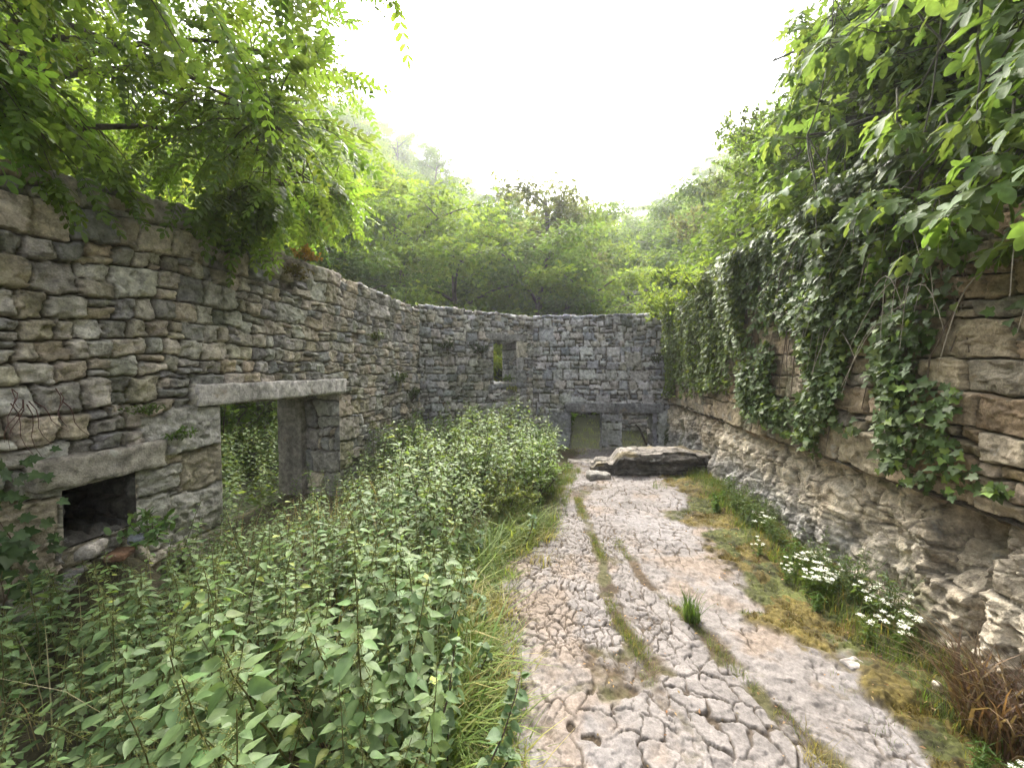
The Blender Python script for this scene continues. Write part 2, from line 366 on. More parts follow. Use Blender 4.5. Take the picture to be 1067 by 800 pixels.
def wall_front(mb, base, end, z0, H, T, seed, rh, pal, near_step, holes=(), forced=(), top=None, sgn=1, step_fn=None, **kw):
    """Front face and coping of a wall from base to end; its face looks to the left of that direction if sgn=1."""
    base = np.array(base, float); end = np.array(end, float); ln = np.linalg.norm(end - base); d = (end - base) / ln
    n = np.array([-d[1], d[0]]) * sgn
    s = [0.]
    while s[-1] < ln:
        p = base + d * s[-1]; dist = max(1.2, np.linalg.norm(p)); s.append(s[-1] + near_step * dist)
    s = np.array(s); s[-1] = ln
    for (a, b, c, e) in holes:                       # snap the grid to the openings
        for q in (a, b): s[np.argmin(abs(s - q))] = q
    dt = np.clip(near_step * max(1.4, min(np.linalg.norm(base + d * q) for q in np.linspace(0, ln, 9))) * 1.1, .008, .03)
    t = np.arange(0, H + T + dt, dt)
    for (a, b, c, e) in holes:
        for q in (c, e): t[np.argmin(abs(t - q))] = q
    Sg, Tg = np.meshgrid(s, t, indexing='ij')
    h, col = masonry(Sg, Tg, seed, rh, pal, forced=forced, **kw)
    for (a, b, c, e) in holes:                       # dressed edges round the openings: relief fades to a flat arris
        dd = np.maximum(np.maximum(a - Sg, Sg - b), np.maximum(c - Tg, Tg - e)); w = sst(0., .05, np.abs(dd)); h = h * w + .02 * (1 - w)
    ang = np.clip((Tg - (H - .06)) / .12, 0, 1) * pi / 2           # front turns into the top
    hn, hz = np.cos(ang), np.sin(ang)
    topz = (0 if top is None else top(Sg)) + .022 * fbm(Sg * 1.7, Sg * 0 + seed, seed + 20, 3)
    scale = 1 + topz / H * np.minimum(Tg, H) / H
    zz = z0 + np.minimum(Tg, H) * scale + h * hz * .8
    dep = -np.clip(Tg - H, 0, None)
    X = base[0] + d[0] * Sg + n[0] * (h * hn + dep); Y = base[1] + d[1] * Sg + n[1] * (h * hn + dep)
    keep = np.ones((len(s) - 1, len(t) - 1), bool)
    sc_, tc_ = (s[:-1] + s[1:]) / 2, (t[:-1] + t[1:]) / 2
    for (a, b, c, e) in holes: keep &= ~(((sc_ > a) & (sc_ < b))[:, None] & ((tc_ > c) & (tc_ < e))[None])
    mb.add(np.stack([X, Y, zz], -1).reshape(-1, 3), grid_faces(len(s), len(t), keep, flip=sgn < 0), col.reshape(-1, 3))
    return d, n
def slab_relief(mb, o, u, v, n, lu, lv, seed, rh, pal, step=.02, edge=True, **kw):
    """A patch of masonry spanned by u, v from o, relief along n (used for reveals, backs and ends)."""
    o, u, v, n = (np.array(q, float) for q in (o, u, v, n))
    a = np.linspace(0, lu, max(3, int(lu / step))); b = np.linspace(0, lv, max(3, int(lv / step)))
    A, B = np.meshgrid(a, b, indexing='ij'); h, col = masonry(A, B, seed, rh, pal, **kw)
    if edge:
        w = sst(0, .04, np.minimum(np.minimum(A, lu - A), np.minimum(B, lv - B))); h = h * w
    P = o + A[..., None] * u + B[..., None] * v + h[..., None] * n
    fl = np.dot(np.cross(u, v), n) < 0
    mb.add(P.reshape(-1, 3), grid_faces(len(a), len(b), flip=fl), col.reshape(-1, 3))
def rough_box(name, mat, parent, o, u, v, w, size, pal, seed, amp=.012, step=.03, bev=.02):
    """A hewn block: six relief faces on a rounded box. u, v, w unit axes from corner o."""
    o, u, v, w = (np.array(q, float) for q in (o, u, v, w)); size = np.array(size, float); rng = np.random.default_rng(seed)
    mb = MB(); c = np.array(pal, float)
    ax = [u, v, w]
    for i in range(3):
        for sd_ in (0, 1):
            j, k = (i + 1) % 3, (i + 2) % 3
            a = np.linspace(0, 1, max(3, int(size[j] / step) + 1)); b = np.linspace(0, 1, max(3, int(size[k] / step) + 1))
            A, B = np.meshgrid(a, b, indexing='ij'); L_ = np.zeros(A.shape + (3,)); L_[..., i] = sd_; L_[..., j] = A; L_[..., k] = B
            Q = (L_ - .5) * size; inner = size / 2 - bev; cl = np.clip(Q, -inner, inner); dv = Q - cl
            dl = np.linalg.norm(dv, axis=-1, keepdims=True); Q = cl + dv / np.maximum(dl, 1e-6) * np.minimum(dl, bev)
            P = o + (Q[..., 0:1] + size[0] / 2) * u + (Q[..., 1:2] + size[1] / 2) * v + (Q[..., 2:3] + size[2] / 2) * w
            nr = Q / (size / 2); nr = nr[..., 0:1] * u + nr[..., 1:2] * v + nr[..., 2:3] * w; nr /= np.linalg.norm(nr, axis=-1, keepdims=True)
            f = fbm(P[..., 0] * 9 + P[..., 2] * 5.3 + seed, P[..., 1] * 9 + P[..., 2] * 7.1, seed, 4)
            P = P + nr * (amp * f)[..., None]
            g = np.clip(1 + .55 * fbm(P[..., 0] * 4 + P[..., 2] * 3 + seed, P[..., 1] * 5 - P[..., 2] * 2, seed + 3, 5, .65) - .35 * sst(.1, .5, fbm(P[..., 1] * 7 + P[..., 0] * 5, P[..., 2] * 1.5 + seed, seed + 4, 4)), .3, 1.5)
            fl = bool((np.dot(np.cross(ax[j], ax[k]), ax[i]) > 0) ^ (sd_ == 1))
            mb.add(P.reshape(-1, 3), grid_faces(len(a), len(b), flip=fl), (c * g[..., None]).reshape(-1, 3))
    return mb.build(name, mat, parent, smooth=True)

# ---- left wall: courtyard face x = -3.16, doorway with a hewn lintel, low hearth hole
LX, LZ0 = -3.16, -.45
def lw_s(y): return y + 1.6
WL = thing('stone_wall', 'long dark rubble stone wall on the left with a lintelled doorway and a low black hole', 'wall', (LX, 3, LZ0))
wl_off = np.array([LX, 3, LZ0])
def sub(mb): mb.V = [v - mb.org for v in mb.V] if hasattr(mb, 'org') else mb.V
D0, D1, DZ = lw_s(3.04), lw_s(4.83), 1.74      # doorway: along the wall and height above LZ0
H0, H1, HZ0, HZ1 = lw_s(1.93), lw_s(2.34), .94, 1.32
holes = [(D0, D1, 0, DZ), (H0, H1, HZ0, HZ1)]
q = []
t0 = 0.0; k = 0
for hgt in (.34, .30, .42, .33, .35):            # quoins each side of the doorway, alternately long and short
    wa, wb = ((.62, .30), (.36, .48))[k % 2]
    q += [(D0 - wa, D0 + .1, t0, t0 + hgt), (D1 - .1, D1 + wb, t0, t0 + hgt)]; t0 += hgt; k += 1
q += [(D0 - .24, D1 + .12, DZ, DZ + .20), (H0 - .22, H1 + .24, HZ1, HZ1 + .21), (H0 - .45, H0, HZ0 - .2, HZ1), (H1, H1 + .34, HZ0 + .17, HZ1), (H1, H1 + .27, HZ0 - .1, HZ0 + .17)]
mb = MB()
wall_front(mb, (LX, -1.6), (LX, 7.62), LZ0, 3.36, .8, 11, (.12, .25), LIME, .0034, holes, q, top=lambda s: .04 - .016 * s - .14 * sst(4.4, 3.2, s), sgn=-1, single=.74, wr=(.6, 1.4), gap=.0035, deep=.036, bulge=(.0, .045), rmax=.026)
for i in range(len(mb.V)): mb.V[i] = mb.V[i] - wl_off
mb.build('masonry', M_wall, WL, smooth=True)
mb = MB()       # outer face, reveals
slab_relief(mb, (LX - .8, -1.6, LZ0), (0, 1, 0), (0, 0, 1), (-1, 0, 0), D0, 3.3, 41, (.17, .36), LIME, .05)
slab_relief(mb, (LX - .8, -1.6 + D1, LZ0), (0, 1, 0), (0, 0, 1), (-1, 0, 0), 9.22 - D1, 3.3, 42, (.17, .36), LIME, .05)
slab_relief(mb, (LX - .8, -1.6 + D0, LZ0 + DZ), (0, 1, 0), (0, 0, 1), (-1, 0, 0), D1 - D0, 3.3 - DZ, 43, (.17, .36), LIME, .05)
for i in range(len(mb.V)): mb.V[i] = mb.V[i] - wl_off
mb.build('outer_face', M_wall, WL, smooth=True)
mb = MB()
slab_relief(mb, (LX + .02, -1.6 + D1, LZ0), (-1, 0, 0), (0, 0, 1), (0, -1, 0), .86, DZ + .02, 44, (.26, .4), LIME, .014, wr=(.8, 1.6), single=.8, bulge=(.0, .022), rough=.010)
slab_relief(mb, (LX + .02, -1.6 + D0, LZ0), (-1, 0, 0), (0, 0, 1), (0, 1, 0), .86, DZ + .02, 45, (.26, .4), LIME, .02, wr=(.8, 1.6), single=.8, bulge=(.0, .022))
for i in range(len(mb.V)): mb.V[i] = mb.V[i] - wl_off
mb.build('door_jamb', M_wall, WL, smooth=True)
# frame stone of the doorway standing forward in the reveal
rough_box('jamb_stone', M_wall, WL, np.array([LX - .84, -1.6 + D1 - .10, LZ0]) - wl_off, (1, 0, 0), (0, 1, 0), (0, 0, 1), (.36, .16, DZ + .01), (.25, .225, .20), 61, .008)
rough_box('door_lintel', M_wall, WL, np.array([LX - .30, -1.6 + D0 - .245, LZ0 + DZ + .002]) - wl_off, (1, 0, 0), (0, 1, 0), (0, 0, 1), (.375, D1 - D0 + .35, .185), (.50, .465, .43), 62, .013, .018, .018)
rough_box('inner_lintel', M_wall, WL, np.array([LX - .86, -1.6 + D0 - .2, LZ0 + DZ + .004]) - wl_off, (1, 0, 0), (0, 1, 0), (0, 0, 1), (.55, D1 - D0 + .4, .2), (.16, .135, .12), 63, .008, .04)
mb = MB()       # hearth hole: four sides and a back, shade of the recess painted into the stone colour
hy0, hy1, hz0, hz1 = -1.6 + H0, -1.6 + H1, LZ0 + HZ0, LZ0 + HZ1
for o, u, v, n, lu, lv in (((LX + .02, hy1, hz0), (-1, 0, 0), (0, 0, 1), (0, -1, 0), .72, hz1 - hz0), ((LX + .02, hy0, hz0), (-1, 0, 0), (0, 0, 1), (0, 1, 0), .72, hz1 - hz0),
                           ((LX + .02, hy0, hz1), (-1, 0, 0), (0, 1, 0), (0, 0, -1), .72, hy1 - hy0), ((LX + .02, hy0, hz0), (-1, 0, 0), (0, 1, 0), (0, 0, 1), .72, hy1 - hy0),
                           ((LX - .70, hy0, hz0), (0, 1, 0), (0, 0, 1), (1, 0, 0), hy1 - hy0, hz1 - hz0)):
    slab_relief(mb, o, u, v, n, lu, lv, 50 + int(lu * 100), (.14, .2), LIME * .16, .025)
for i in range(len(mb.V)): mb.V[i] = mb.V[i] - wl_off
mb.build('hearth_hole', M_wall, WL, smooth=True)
rough_box('hearth_lintel', M_wall, WL, np.array([LX - .2, hy0 - .16, hz1 + .003]) - wl_off, (1, 0, 0), (0, 1, 0), (0, 0, 1), (.285, hy1 - hy0 + .34, .19), (.33, .30, .25), 64, .026, .015, .03)

# ---- far wall: a diagonal run with a small window, then a run square to the alley with two low openings under one lintel
FZ0 = -.5
P0, P1, P2 = np.array([LX + .02, 7.585]), np.array([-1.01, 9.26]), np.array([2.75, 9.26])
WD = thing('stone_wall', 'grey diagonal rubble wall of the far left corner with one small square window', 'wall', (P0[0], P0[1], FZ0))
off = np.array([P0[0], P0[1], FZ0])
win = (1.66, 2.25, 1.27 - FZ0, 2.25 - FZ0)
qd = [(win[0] - .28, win[0] + .05, win[2] + .1, win[2] + .38), (win[1] - .05, win[1] + .30, win[2], win[2] + .34), (win[1] - .05, win[1] + .24, win[2] + .34, win[2] + .62),
      (win[1] - .05, win[1] + .32, win[2] + .62, win[3]), (win[0] - .22, win[1] + .3, win[3], win[3] + .16), (win[0] - .15, win[1] + .25, win[2] - .13, win[2])]
mb = MB()
dd, nn = wall_front(mb, P0, P1, FZ0, 3.35, .65, 21, (.10, .20), BEIGE, .0028, [win], qd, sgn=-1, wr=(.75, 1.8), single=.62, gap=.005, deep=.05, bulge=(.0, .04), rough=.012, rmax=.026, top=lambda s: .06 - .03 * s)
d3, n3 = np.array([*dd, 0]), np.array([*nn, 0])
b3 = np.array([*P0, FZ0])
for sv, nv, sd_ in ((win[0], d3, 71), (win[1], -d3, 72)):
    slab_relief(mb, b3 + d3 * sv + n3 * .02 + [0, 0, win[2]], -n3, (0, 0, 1), nv, .7, win[3] - win[2], sd_, (.2, .34), GREY, .02, single=.9, wr=(1, 2), bulge=(0, .015), rough=.006)
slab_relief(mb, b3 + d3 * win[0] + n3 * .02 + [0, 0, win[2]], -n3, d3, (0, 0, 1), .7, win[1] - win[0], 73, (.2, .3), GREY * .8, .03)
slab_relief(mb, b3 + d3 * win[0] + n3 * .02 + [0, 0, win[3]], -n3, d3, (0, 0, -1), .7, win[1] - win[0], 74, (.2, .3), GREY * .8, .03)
wl = np.linalg.norm(P1 - P0)
for a, b, c, e in ((0, win[0], 0, 3.3), (win[1], wl, 0, 3.3), (win[0], win[1], 0, win[2]), (win[0], win[1], win[3], 3.3)):
    slab_relief(mb, b3 + d3 * a - n3 * .65 + [0, 0, c], d3, (0, 0, 1), -n3, b - a, e - c, 75, (.15, .3), GREY, .06)
for i in range(len(mb.V)): mb.V[i] = mb.V[i] - off
mb.build('masonry', M_wall, WD, smooth=True)
rough_box('window_lintel', M_wall, WD, b3 + d3 * (win[0] - .2) + [0, 0, win[3] + .002] - n3 * .35 - off, d3, n3, (0, 0, 1), (win[1] - win[0] + .48, .385, .15), (.25, .24, .23), 76, .008, .03)

WF = thing('stone_wall', 'grey end wall of squared rubble with two low openings under one long dark lintel', 'wall', (P1[0], P1[1], FZ0))
off = np.array([P1[0], P1[1], FZ0]); sx = lambda x: x - P1[0]
OH = .62 - FZ0
o1 = (sx(-.13), sx(.588), 0, OH); o2 = (sx(1.037), sx(1.706), 0, OH)
qf = [(sx(-.62), sx(-.1), .62, OH), (sx(-.5), sx(-.1), .2, .62), (sx(.56), sx(1.06), .0, .32), (sx(.56), sx(1.06), .32, .72), (sx(.56), sx(1.06), .72, .90), (sx(.56), sx(1.06), .90, OH), (sx(1.72), sx(1.84), .12, OH),
      (sx(1.84), sx(2.18), .32, OH), (sx(-.24), sx(1.93), OH, OH + .21), (sx(1.1), sx(1.46), 2.18, 2.52), (sx(-.85), sx(-.5), 2.75, 3.05)]
mb = MB()
wall_front(mb, P1, P2, FZ0, 3.35, .6, 23, (.11, .25), GREY * [1, 1, 1.02], .0028, [o1, o2], qf, sgn=-1, wr=(.75, 1.7), single=.68, gap=.005, deep=.05, bulge=(.0, .035), rough=.010, rmax=.03)
for x, nx, sd_ in ((o1[0], 1, 81), (o1[1], -1, 82), (o2[0], 1, 83), (o2[1], -1, 84)):
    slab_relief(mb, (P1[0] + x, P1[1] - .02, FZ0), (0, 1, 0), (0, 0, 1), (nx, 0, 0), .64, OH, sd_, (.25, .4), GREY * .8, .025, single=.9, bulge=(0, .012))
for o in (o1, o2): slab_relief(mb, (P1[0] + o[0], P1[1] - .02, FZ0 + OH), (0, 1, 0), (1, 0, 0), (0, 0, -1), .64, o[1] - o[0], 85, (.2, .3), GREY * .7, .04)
for a, b, c, e in ((-.3, o1[0], 0, 3.3), (o1[1], o2[0], 0, OH), (o2[1], 3.76, 0, 3.3), (o1[0], o2[1], OH, 3.3)):
    slab_relief(mb, (P1[0] + a, P1[1] + .6, FZ0 + c), (1, 0, 0), (0, 0, 1), (0, 1, 0), b - a, e - c, 86, (.15, .3), GREY, .06)
for i in range(len(mb.V)): mb.V[i] = mb.V[i] - off
mb.build('masonry', M_wall, WF, smooth=True)
rough_box('door_lintel', M_wall, WF, np.array([-.24, P1[1] - .055, FZ0 + OH + .002]) - off, (1, 0, 0), (0, 1, 0), (0, 0, 1), (1.10, .36, .20), (.235, .232, .235), 87, .006, .03, .012)
rough_box('door_lintel', M_wall, WF, np.array([.868, P1[1] - .058, FZ0 + OH + .004]) - off, (1, 0, 0), (0, 1, 0), (0, 0, 1), (1.06, .36, .205), (.17, .17, .178), 88, .006, .03, .012)

# ---- right wall: masonry standing on a shelf of bedrock
RX, RZ = 2.03, .88
WR = thing('stone_wall', 'tan block wall on the right standing on a bedrock shelf and hung with ivy', 'wall', (RX, 4, RZ))
off = np.array([RX, 4, RZ])
mb = MB()
wall_front(mb, (RX - .03, -.6), (RX + .02, 9.27), RZ, 2.0, .5, 31, (.12, .30), TAN, .0034, top=lambda s: .10 + .012 * s - .66 * sst(5.2, 2.6, s), sgn=1, wr=(.9, 2.2), single=.66, gap=.004, bulge=(.0, .03), rough=.0105, deep=.036, rmax=.02, warp=.8)
slab_relief(mb, (RX - .02, -.6, RZ), (0, 1, 0), (1, 0, 0), (0, 0, -1), 9.87, .3, 33, (.2, .3), TAN * .7, .04)
for i in range(len(mb.V)): mb.V[i] = mb.V[i] - off
mb.build('masonry', M_wall, WR, smooth=True)

def bedrock(name, y0, y1, z0, z1, xf, seed, label, step=.0032, amp=1.):
    """Natural rock face below the masonry: strata, blocks, cavities."""
    s = [y0]
    while s[-1] < y1: s.append(s[-1] + step * max(1.6, math.hypot(2, s[-1])))
    s = np.array(s); t = np.linspace(0, 1, max(60, int((z1 - z0) / (step * max(2., math.hypot(2, y0)))))); A, B = np.meshgrid(s, t, indexing='ij'); z = z0 + B * (z1 - z0)
    w = .30 * fbm(A * .9, z * 1.2, seed, 4); zt = z + .16 * w + .05 * A * .4 + .02 * fbm(A * 5, z * 5, seed + 11, 3)
    ly = zt * 8.5; li = np.floor(ly); lf_ = ly - li; one = np.zeros_like(li, dtype=np.int64)
    st_ = _h(li.astype(np.int64), np.floor(A * 1.1 + li * 3.7 + w).astype(np.int64), one, seed + 1) - .5     # beds of unequal relief
    f1, f2, cid = voro((A + w * .6) * 1.5, (z + w * .4) * 1.9, seed + 2); e2 = f2 - f1
    vc = np.abs(fbm(A * 2.6 + .25 * z, z * .55 + A * .1, seed + 5, 4)); hc = np.abs(fbm(A * .9, z * 3.2, seed + 6, 4))
    h = .13 * (cid - .5) * sst(0, .07, e2) + .055 * st_ * sst(0, .16, np.minimum(lf_, 1 - lf_)) - .03 * sst(.10, 0, np.minimum(lf_, 1 - lf_)) * (fbm(A * 3, li, seed + 12, 2) > -.2)
    h = h + .14 * fbm(A * 1.2, z * 1.5, seed + 3, 4) + .055 * fbm(A * 5, z * 7, seed + 4, 5, .66) + .05 * (ridge(A * 3.3, z * 4.6, seed + 7, 5) - .6) + .022 * (ridge(A * 13, z * 16, seed + 19, 4) - .6)
    h = h - .06 * sst(.045, .0, vc) - .04 * sst(.03, .0, hc) - .05 * sst(.04, 0, e2)
    g1, g2, cid2 = voro(A * 9 + w, z * 11, seed + 13)
    u1, u2 = A + .05 * fbm(A * 6, z * 6, seed + 20, 3), z + .05 * fbm(A * 6, z * 6, seed + 21, 3)
    h = .40 * h + .08 * facets(u1 * 3.4, u2 * 2.6, seed + 22) + .045 * facets(u1 * 8, u2 * 6.5, seed + 23) + .020 * facets(u1 * 19, u2 * 17, seed + 24)
    x = xf(A, z) - amp * h
    mixn = fbm(A * 1.6, z * 2.4, seed + 14, 5)[..., None]; m2 = fbm(A * 4.5, z * 6, seed + 15, 5)[..., None]
    col = np.array([.54, .46, .345]) + mixn * np.array([.16, .15, .13]) + m2 * np.array([.12, .10, .07]) + .03 * (cid2[..., None] - .5)
    col = np.clip(col, .06, .66)
    ru = sst(.1, .5, fbm(A * 2.3 + 9, z * 2.3, seed + 16, 4))[..., None]; col = col * (1 - .45 * ru) + np.array([.34, .22, .10]) * .45 * ru
    k = np.minimum(np.minimum(sst(.0, .035, vc), sst(0, .03, hc)), sst(0, .05, e2))[..., None]; col = col * (.35 + .65 * k)
    low = (sst(.56, .26, z + .12 * fbm(A * 2, z, seed + 17, 3)) * sst(2.9, 3.6, A))[..., None]; fl = (.75 + .5 * sst(-.3, .3, fbm(A * 8, z * .7, seed + 18, 3)))[..., None]
    col = col * (1 - .8 * low) + np.array([.31, .305, .295]) * fl * .8 * low
    gst = sst(.0, .5, fbm(A * 1.7, z * .5, seed + 7, 4))[..., None]; col = col * (1 - .4 * gst) + np.array([.19, .18, .165]) * .4 * gst
    wash = sst(.15, .5, fbm(A * 2.2, z * 1.5, seed + 8, 3))[..., None]; col = col * (1 - .5 * wash) + np.array([.56, .50, .40]) * .5 * wash
    ms = sst(.3, .6, fbm(A * 2.5, z * 2.5, seed + 9, 4) + .35 * sst(.5, .0, z))[..., None]; col = col * (1 - .6 * ms) + np.array([.10, .11, .04]) * .6 * ms
    V = np.stack([x, A, z], -1); o0 = np.array([xf(np.array(y0), np.array(z0)), (y0 + y1) / 2, z0], float)
    # shelf running back under the masonry and a side return
    sh = np.stack([np.full(len(s), RX + .45), s, np.full(len(s), z1)], -1)
    V = np.concatenate([V, sh[:, None]], 1); col = np.concatenate([col, col[:, -1:]], 1)
    b = np.stack([np.full(V.shape[1], RX + .5), V[0, :, 1], V[0, :, 2]], -1); e = b.copy(); e[:, 1] = V[-1, :, 1]
    V = np.concatenate([b[None], V, e[None]], 0); col = np.concatenate([col[:1], col, col[-1:]], 0)
    o = mk(name, (V - o0).reshape(-1, 3), grid_faces(V.shape[0], V.shape[1], flip=True), M_rock, None, col.reshape(-1, 3), True, o0)
    return props(o, label, 'rock')
bedrock('rock_shelf', 2.36, 9.2, -.4, RZ + .005, lambda y, z: RX + .02 + .05 * sst(.55, .85, z) - .06 * sst(.5, .0, z) + .20 * np.exp(-((y - 2.45) / .13) ** 2) * sst(.36, .70, z), 91,
        'long pale layered bedrock face under the ivy wall, running back to the end wall')
bedrock('rock_outcrop', -.5, 2.22, -.4, RZ + .0, lambda y, z: RX - .05 - .05 * np.exp(-((y - 1.9) / .35) ** 2) + .06 * sst(.2, .8, z), 95,
        'ochre knobbly bedrock block at right, nearer than the dark cleft')
mb = MB()  # back of the cleft between them
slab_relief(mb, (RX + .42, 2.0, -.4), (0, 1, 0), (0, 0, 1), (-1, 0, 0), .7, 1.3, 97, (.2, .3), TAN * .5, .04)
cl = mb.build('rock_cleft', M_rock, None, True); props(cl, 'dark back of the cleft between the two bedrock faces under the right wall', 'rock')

# ---- low rock bench in front of the end wall
def bench():
    u = np.linspace(0, 1, 190); t = np.linspace(0, 1, 120); U, Tt = np.meshgrid(u, t, indexing='ij')
    x = .22 + 1.95 * U
    hgt = (.08 + .07 * sst(.02, .06, U) + .15 * sst(.16, .24, U)) + .02 * (np.floor(U * 5 + .6 * fbm(U * 6, U * 0, 19, 3)) % 2) + .03 * fbm(U * 4, U * 0, 7, 3) - .02 * sst(.8, 1, U)
    prof_y = np.where(Tt < .45, 0, (Tt - .45) / .55 * .5); prof_z = np.where(Tt < .45, Tt / .45, 1)
    zz_ = np.clip(Tt / .45, 0, 1); lay = zz_ * 4.2 + .5 * fbm(x * 2.2, zz_ * 2, 12, 3); li = np.floor(lay).astype(np.int64); one = np.zeros_like(li)
    off_ = _h(li, np.floor(x * 1.6 + li * 2.3 + .3 * fbm(x * 6, x * 0, 13, 2)).astype(np.int64), one, 14) - .5; lf_ = lay - li; je = sst(0, .12, np.minimum(lf_, 1 - lf_))
    fl = .16 * off_ * je + .08 * fbm(x * 4, zz_ * 4, 8, 5, .6) + .07 * (ridge(x * 3.2, zz_ * 4, 9, 4) - .6) - .05 * (1 - je)
    top_r = .05 * fbm(x * 2.4, Tt * 9, 15, 4) + .03 * (_h(np.floor(x * 2.3 + .5 * fbm(x * 3, Tt * 6, 16, 2)).astype(np.int64), one, one, 17) - .5)
    w_ = sst(.36, .46, Tt)
    y = 6.13 + .25 * U ** 1.2 + prof_y - fl * (1 - w_) - .05 * np.sin(zz_ * pi) * (1 - w_) + .06 * fbm(x * 2.5, x * 0, 18, 3)
    z = -.14 + (hgt + .14) * prof_z + top_r * w_ + fl * .25 * (1 - w_) * zz_
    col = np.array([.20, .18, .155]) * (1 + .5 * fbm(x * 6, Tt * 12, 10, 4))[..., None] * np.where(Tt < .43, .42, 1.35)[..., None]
    ms = sst(.1, .5, fbm(x * 3, y * 3, 11, 4) + .5 * sst(.7, 1, U))[..., None] * (Tt >= .40)[..., None]
    col = col * (1 - .6 * ms) + np.array([.17, .13, .045]) * .6 * ms
    V = np.stack([x, y, z], -1); o0 = np.array([1.2, 6.4, -.1])
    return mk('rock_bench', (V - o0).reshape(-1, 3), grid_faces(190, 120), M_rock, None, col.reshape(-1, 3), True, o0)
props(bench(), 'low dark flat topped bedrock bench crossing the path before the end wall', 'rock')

# ------------------------------------------------------------------ ground
def terrain(x, y):
    base = -.42 - .03 * np.clip(y - 7, 0, 4) + .26 * np.clip(y - 10.2, 0, 1.4) * sst(-3, -1, x)
    left = .44 * np.clip(-x - 6.5, 0, 34) + .30 * np.clip(-x - 16, 0, 20)
    fwd = .27 * np.clip(y - 19, 0, 60) + .22 * np.clip(y - 40, 0, 50)
    right = 1.0 * np.clip(x - 6.0 - .10 * np.clip(y - 12, 0, 100), 0, 40) * sst(8, 20, y)
    r = base + left + fwd * sst(14, -4, x - .23 * y) + right + fwd * .75 * (1 - sst(14, -4, x - .23 * y))
    r = r + .9 * fbm(x * .11, y * .11, 301, 4) * sst(5, 14, np.hypot(x, y - 4)) * np.clip(np.hypot(x, y) / 14, 0, 3)
    return np.where((y < -2), base + left + 0, r)
gx = np.concatenate([np.linspace(-70, -30, 30), np.linspace(-29, 30, 150), np.linspace(31, 60, 30)])
gy = np.concatenate([np.linspace(-30, -6, 14), np.linspace(-5, 40, 150), np.linspace(41, 110, 50)])
GX, GY = np.meshgrid(gx, gy, indexing='ij'); GZ = terrain(GX, GY)
gc = np.array([.055, .06, .03]) * (1 + .4 * fbm(GX * .5, GY * .5, 305, 4))[..., None]
props(mk('ground', np.stack([GX, GY, GZ], -1).reshape(-1, 3), grid_faces(len(gx), len(gy)), M_soil, None, gc.reshape(-1, 3), True), kind='structure')

# courtyard floor: fissured limestone pavement with earth in the joints
EDGE_Y = np.array([-1, .6, 1.56, 1.9, 2.74, 3.3, 3.77, 5.3, 6.3, 9.3]); EDGE_X = np.array([-.30, -.28, -.27, -.29, -.55, -.48, -.22, -.12, .02, .1])
MOSS_Y = np.array([-1, 1.2, 1.88, 2.34, 2.73, 3.3, 4.02, 5.0, 6.0, 9.3]); MOSS_X = np.array([1.62, 1.56, 1.46, 1.40, 1.33, 1.30, 1.33, 1.40, 1.42, 1.5])
J1 = (np.array([.3, 1.3, 1.9, 2.05, 2.4, 2.65, 3.0, 3.44, 4.0, 4.6, 5.4]), np.array([.62, .52, .45, .42, .33, .245, .25, .227, .13, .055, .0]))
J2 = (np.array([.3, 1.0, 1.5, 1.81, 2.18, 2.54, 2.9, 3.32, 3.8]), np.array([1.6, 1.30, 1.12, 1.01, .86, .747, .60, .463, .36]))
def floor_z(x, y): return -.07 * sst(-.2, -1.2, x) - .22 * sst(6.4, 8.6, y) + .05 * sst(1.35, 2.0, x) + .012 * fbm(x * 1.2, y * 1.2, 400, 3)
def joint(x, y, J, w, seed):
    c = np.interp(y, J[0], J[1]) + .05 * fbm(y * 3, y * 0 + seed, seed, 4)
    return sst(w, w * .35, np.abs(x - c) * (1.25 + .9 * fbm(x * 6, y * 6, seed + 1, 3)))
